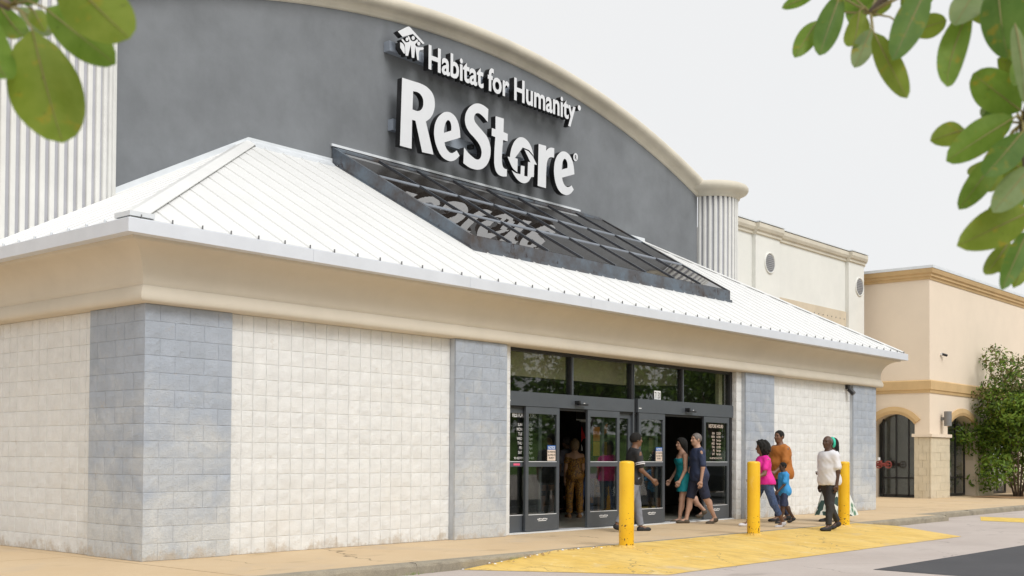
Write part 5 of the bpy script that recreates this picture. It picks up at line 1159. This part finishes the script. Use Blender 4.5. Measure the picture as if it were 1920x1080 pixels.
person('man with cropped grey hair in navy shirt and navy shorts walking in', (11.85, -.28, 0), LEFT+.25, 1.77, 1.08, False, 'skin_light', GO, ((-.28, .18), (.26, .06)), ((-.05, .10, .2), (.1, .10, .25)), .04, .1, 'hair_grey', 'buzz',
   (('legs', 'shorts', 'cloth_navy_shorts', {'r': .028, 't1': .98}), ('top', 't_shirt', 'cloth_navy', {'r': .018, 'sleeve': .78, 'hem': .84})), 'shoe_brown')
person('woman in a short teal dress with dark hair entering the right doors', (11.95, .12, 0), LEFT+.2, 1.66, 1.14, True, 'skin_light', GO, ((.16, .04), (-.5, .30)), ((.05, .14, .45), (.10, .14, .5)), .05, .15, 'hair_black', 'long',
   (('dress', 'dress', 'cloth_teal', {'r': .014, 'sleeve': 0, 'len': .62, 'neck': 1.36}),), 'shoe_brown')
r_, inf = person('man in black polo with white striped sleeves and grey trousers behind the first bollard', (8.92, -.80, 0), -.62, 1.71, 1.1, False, 'skin_brown', GO, ((.24, .06), (-.30, .22)), ((-.25, .1, .3), (.12, .16, .75)), .06, .1, 'hair_black', 'short',
   (('legs', 'trousers', 'cloth_grey', {'r': .022, 't1': 1.93}), ('top', 'polo_shirt', 'cloth_black', {'r': .018, 'sleeve': .72, 'hem': .84})), 'shoe_black')
s_, hp_, ln, AR_, LG, hz = inf
for A_ in AR_:
    sh_, el_, wr, d2 = A_; dd = (el_-sh_)
    for t0, t1 in ((.52, .57), (.62, .67)): o = MB().tube([tuple(sh_+dd*t0), tuple(sh_+dd*t1)], .0845, 16).build('sleeve_stripe', 'cloth_white', r_, smooth=False); o.scale = (s_,)*3
person('woman seen from behind in a gold and brown print jumpsuit, streaked short hair', (11.75, 2.65, 0), .95, 1.64, 1.06, True, 'skin_tan', GI, STAND, ((-.05, .12, .15), (.1, .12, .5)), .0, -.1, 'hair_streaked', 'bob',
   (('legs', 'jumpsuit_legs', 'gold_print', {'r': .018, 't1': 1.9, 'flare': .02}), ('top', 'jumpsuit_top', 'gold_print', {'r': .014, 'sleeve': .45, 'hem': .88, 'neck': 1.38, 'back': True})), 'shoe_tan')
r_, inf = person('woman with long black hair and dark top carrying a purple bag inside the left doors', (12.55, 2.95, 0), 1.1, 1.66, 1.0, True, 'skin_tan', GI, STAND, ((-.05, .12, .15), (.1, .12, .5)), .0, -.2, 'hair_black', 'long',
   (('legs', 'jeans', 'denim', {'r': .014, 't1': 1.95}), ('top', 'top', 'cloth_black', {'r': .014, 'sleeve': .6, 'hem': .9})), 'shoe_white')
t = thing('handbag', 'purple shoulder bag hanging beside the long haired woman', 'bag', (12.45, 2.72, .95))
MB().prism([(-.15, -.05, -.14), (.15, -.05, -.14), (.12, -.04, .14), (-.12, -.04, .14)], 0, (0, .1, 0)).build('bag_body', 'bag_purple', t); MB().tube([(-.11, 0, .13), (-.05, .02, .42), (.05, .02, .42), (.11, 0, .13)], .012, 6).build('strap', 'bag_purple', t)
person('blonde woman in black top and shorts standing behind the left sliding door', (12.4, 3.9, 0), 1.3, 1.68, 1.0, True, 'skin_tan', GI, STAND, ((-.05, .12, .15), (.1, .12, .5)), .0, .2, 'hair_blonde', 'long',
   (('legs', 'shorts', 'cloth_charcoal', {'r': .02, 't1': .55}), ('top', 'top', 'cloth_black', {'r': .014, 'sleeve': .4, 'hem': .88})), 'shoe_white')
person('woman in a red pink top and dark denim shorts seen through the second sliding door', (13.4, 3.1, 0), 1.2, 1.63, 1.1, True, 'skin_tan', GI, STAND, ((-.05, .12, .15), (.1, .12, .5)), .0, .2, 'hair_brown', 'bob',
   (('legs', 'shorts', 'denim', {'r': .02, 't1': .6}), ('top', 'top', 'cloth_red', {'r': .018, 'sleeve': .5, 'hem': .84})), 'shoe_black')
person('man in a pale lilac shirt inside, between banner and door glass', (13.6, 4.3, 0), 1.4, 1.72, 1.05, False, 'skin_light', GI, STAND, ((-.05, .12, .15), (.1, .12, .5)), .0, .2, 'hair_grey', 'short',
   (('legs', 'trousers', 'cloth_charcoal', {'r': .02, 't1': 1.95}), ('top', 'shirt', 'cloth_lilac', {'r': .02, 'sleeve': .7, 'hem': .84})), 'shoe_black')
person('person in black clothes standing inside, half hidden by the woman in teal', (13.6, 1.9, 0), LEFT+.3, 1.60, 1.1, True, 'skin_brown', GI, STAND, ((.3, .12, .9), (.1, .12, .5)), .0, .2, 'hair_black', 'bob',
   (('legs', 'trousers', 'cloth_black', {'r': .02, 't1': 1.95}), ('top', 'top', 'cloth_black', {'r': .018, 'sleeve': .7, 'hem': .84})), 'shoe_black')
# ------------------------------------------------------------------ things inside the entrance
t = thing('banner_stand', 'black, red and white standing banner inside the left doors', 'banner', (14.05, 3.6, 0)); t.scale = (1.55, 1, 1)
MB().box(-.55, .55, -.02, .02, .05, 2.05).build('banner', 'print_black', t); MB().box(-.6, .6, -.12, .12, 0, .06).build('base', 'lamp_grey', t)
pts = [(-.55, 1.95), (-.45, 1.7), (-.2, 1.45), (.1, 1.35), (.1, 1.22), (-.25, 1.3), (-.5, 1.5), (-.55, 1.6)]
MB().prism([(x, -.026, z) for x, z in pts], 0, (0, .004, 0)).build('red_swoosh', 'print_red', t)
MB().prism([(-.55, -.025, 1.55), (-.3, -.025, 1.27), (-.2, -.025, .95), (-.55, -.025, .9)], 0, (0, .003, 0)).build('white_corner', 'print_white', t)
MB().box(-.55, .55, -.03, .03, 2.05, 2.09).build('top_rail', 'plain_white', t)
for i, tx in enumerate(('ack', 'd I', 'f Eve')): line_text(tx, .12, -.1+.1*i, -.024, .82-.2*i, t, 'print_white', 'lettering', .9, .05)
t = thing('poster', 'orange and yellow poster hanging behind the second sliding door', 'poster', (10.42, 1.0, 1.62))
MB().box(-.28, .28, 0, .01, -.35, .35).build('sheet', 'print_black', t); MB().box(-.24, .05, -.006, -.002, -.05, .22).build('print', 'print_orange', t); MB().box(-.24, .2, -.006, -.002, -.33, -.06).build('print', 'print_yellow', t); MB().prism([(.02, -.008, .02), (.1, -.008, .24), (.22, -.008, .3), (.2, -.008, .12)], 0, (0, .004, 0)).build('print', 'print_orange', t)
t = thing('paper_notice', 'brown paper notice taped inside the third sliding door', 'notice', (10.92, .22, 1.50)); MB().box(-.02, .16, 0, .003, -.12, .14).build('sheet', 'kraft_paper', t)
t = thing('push_bar_sign', 'small black and white sign frame above the banner top', 'sign', (13.2, 3.5, 2.08)); MB().box(-.3, .5, 0, .03, 0, .22).build('board', 'print_black', t); MB().box(-.3, .5, -.005, -.001, .2, .22).box(-.3, .5, -.005, -.001, 0, .02).build('edging', 'plain_white', t)
MB().tube([(-.2, .01, .22), (-.2, .01, 1.43)], .01, 6).build('hanger', 'frame_black', t)
t = thing('service_counter', 'dark service counter standing back inside the store', 'counter', (14.5, 7.5, 0)); MB().box(-2, 2, -.4, .4, 0, 1.0).build('front', 'dark_interior', t); MB().box(-2.05, 2.05, -.45, .45, 1.0, 1.05).build('top', 'lamp_grey', t)
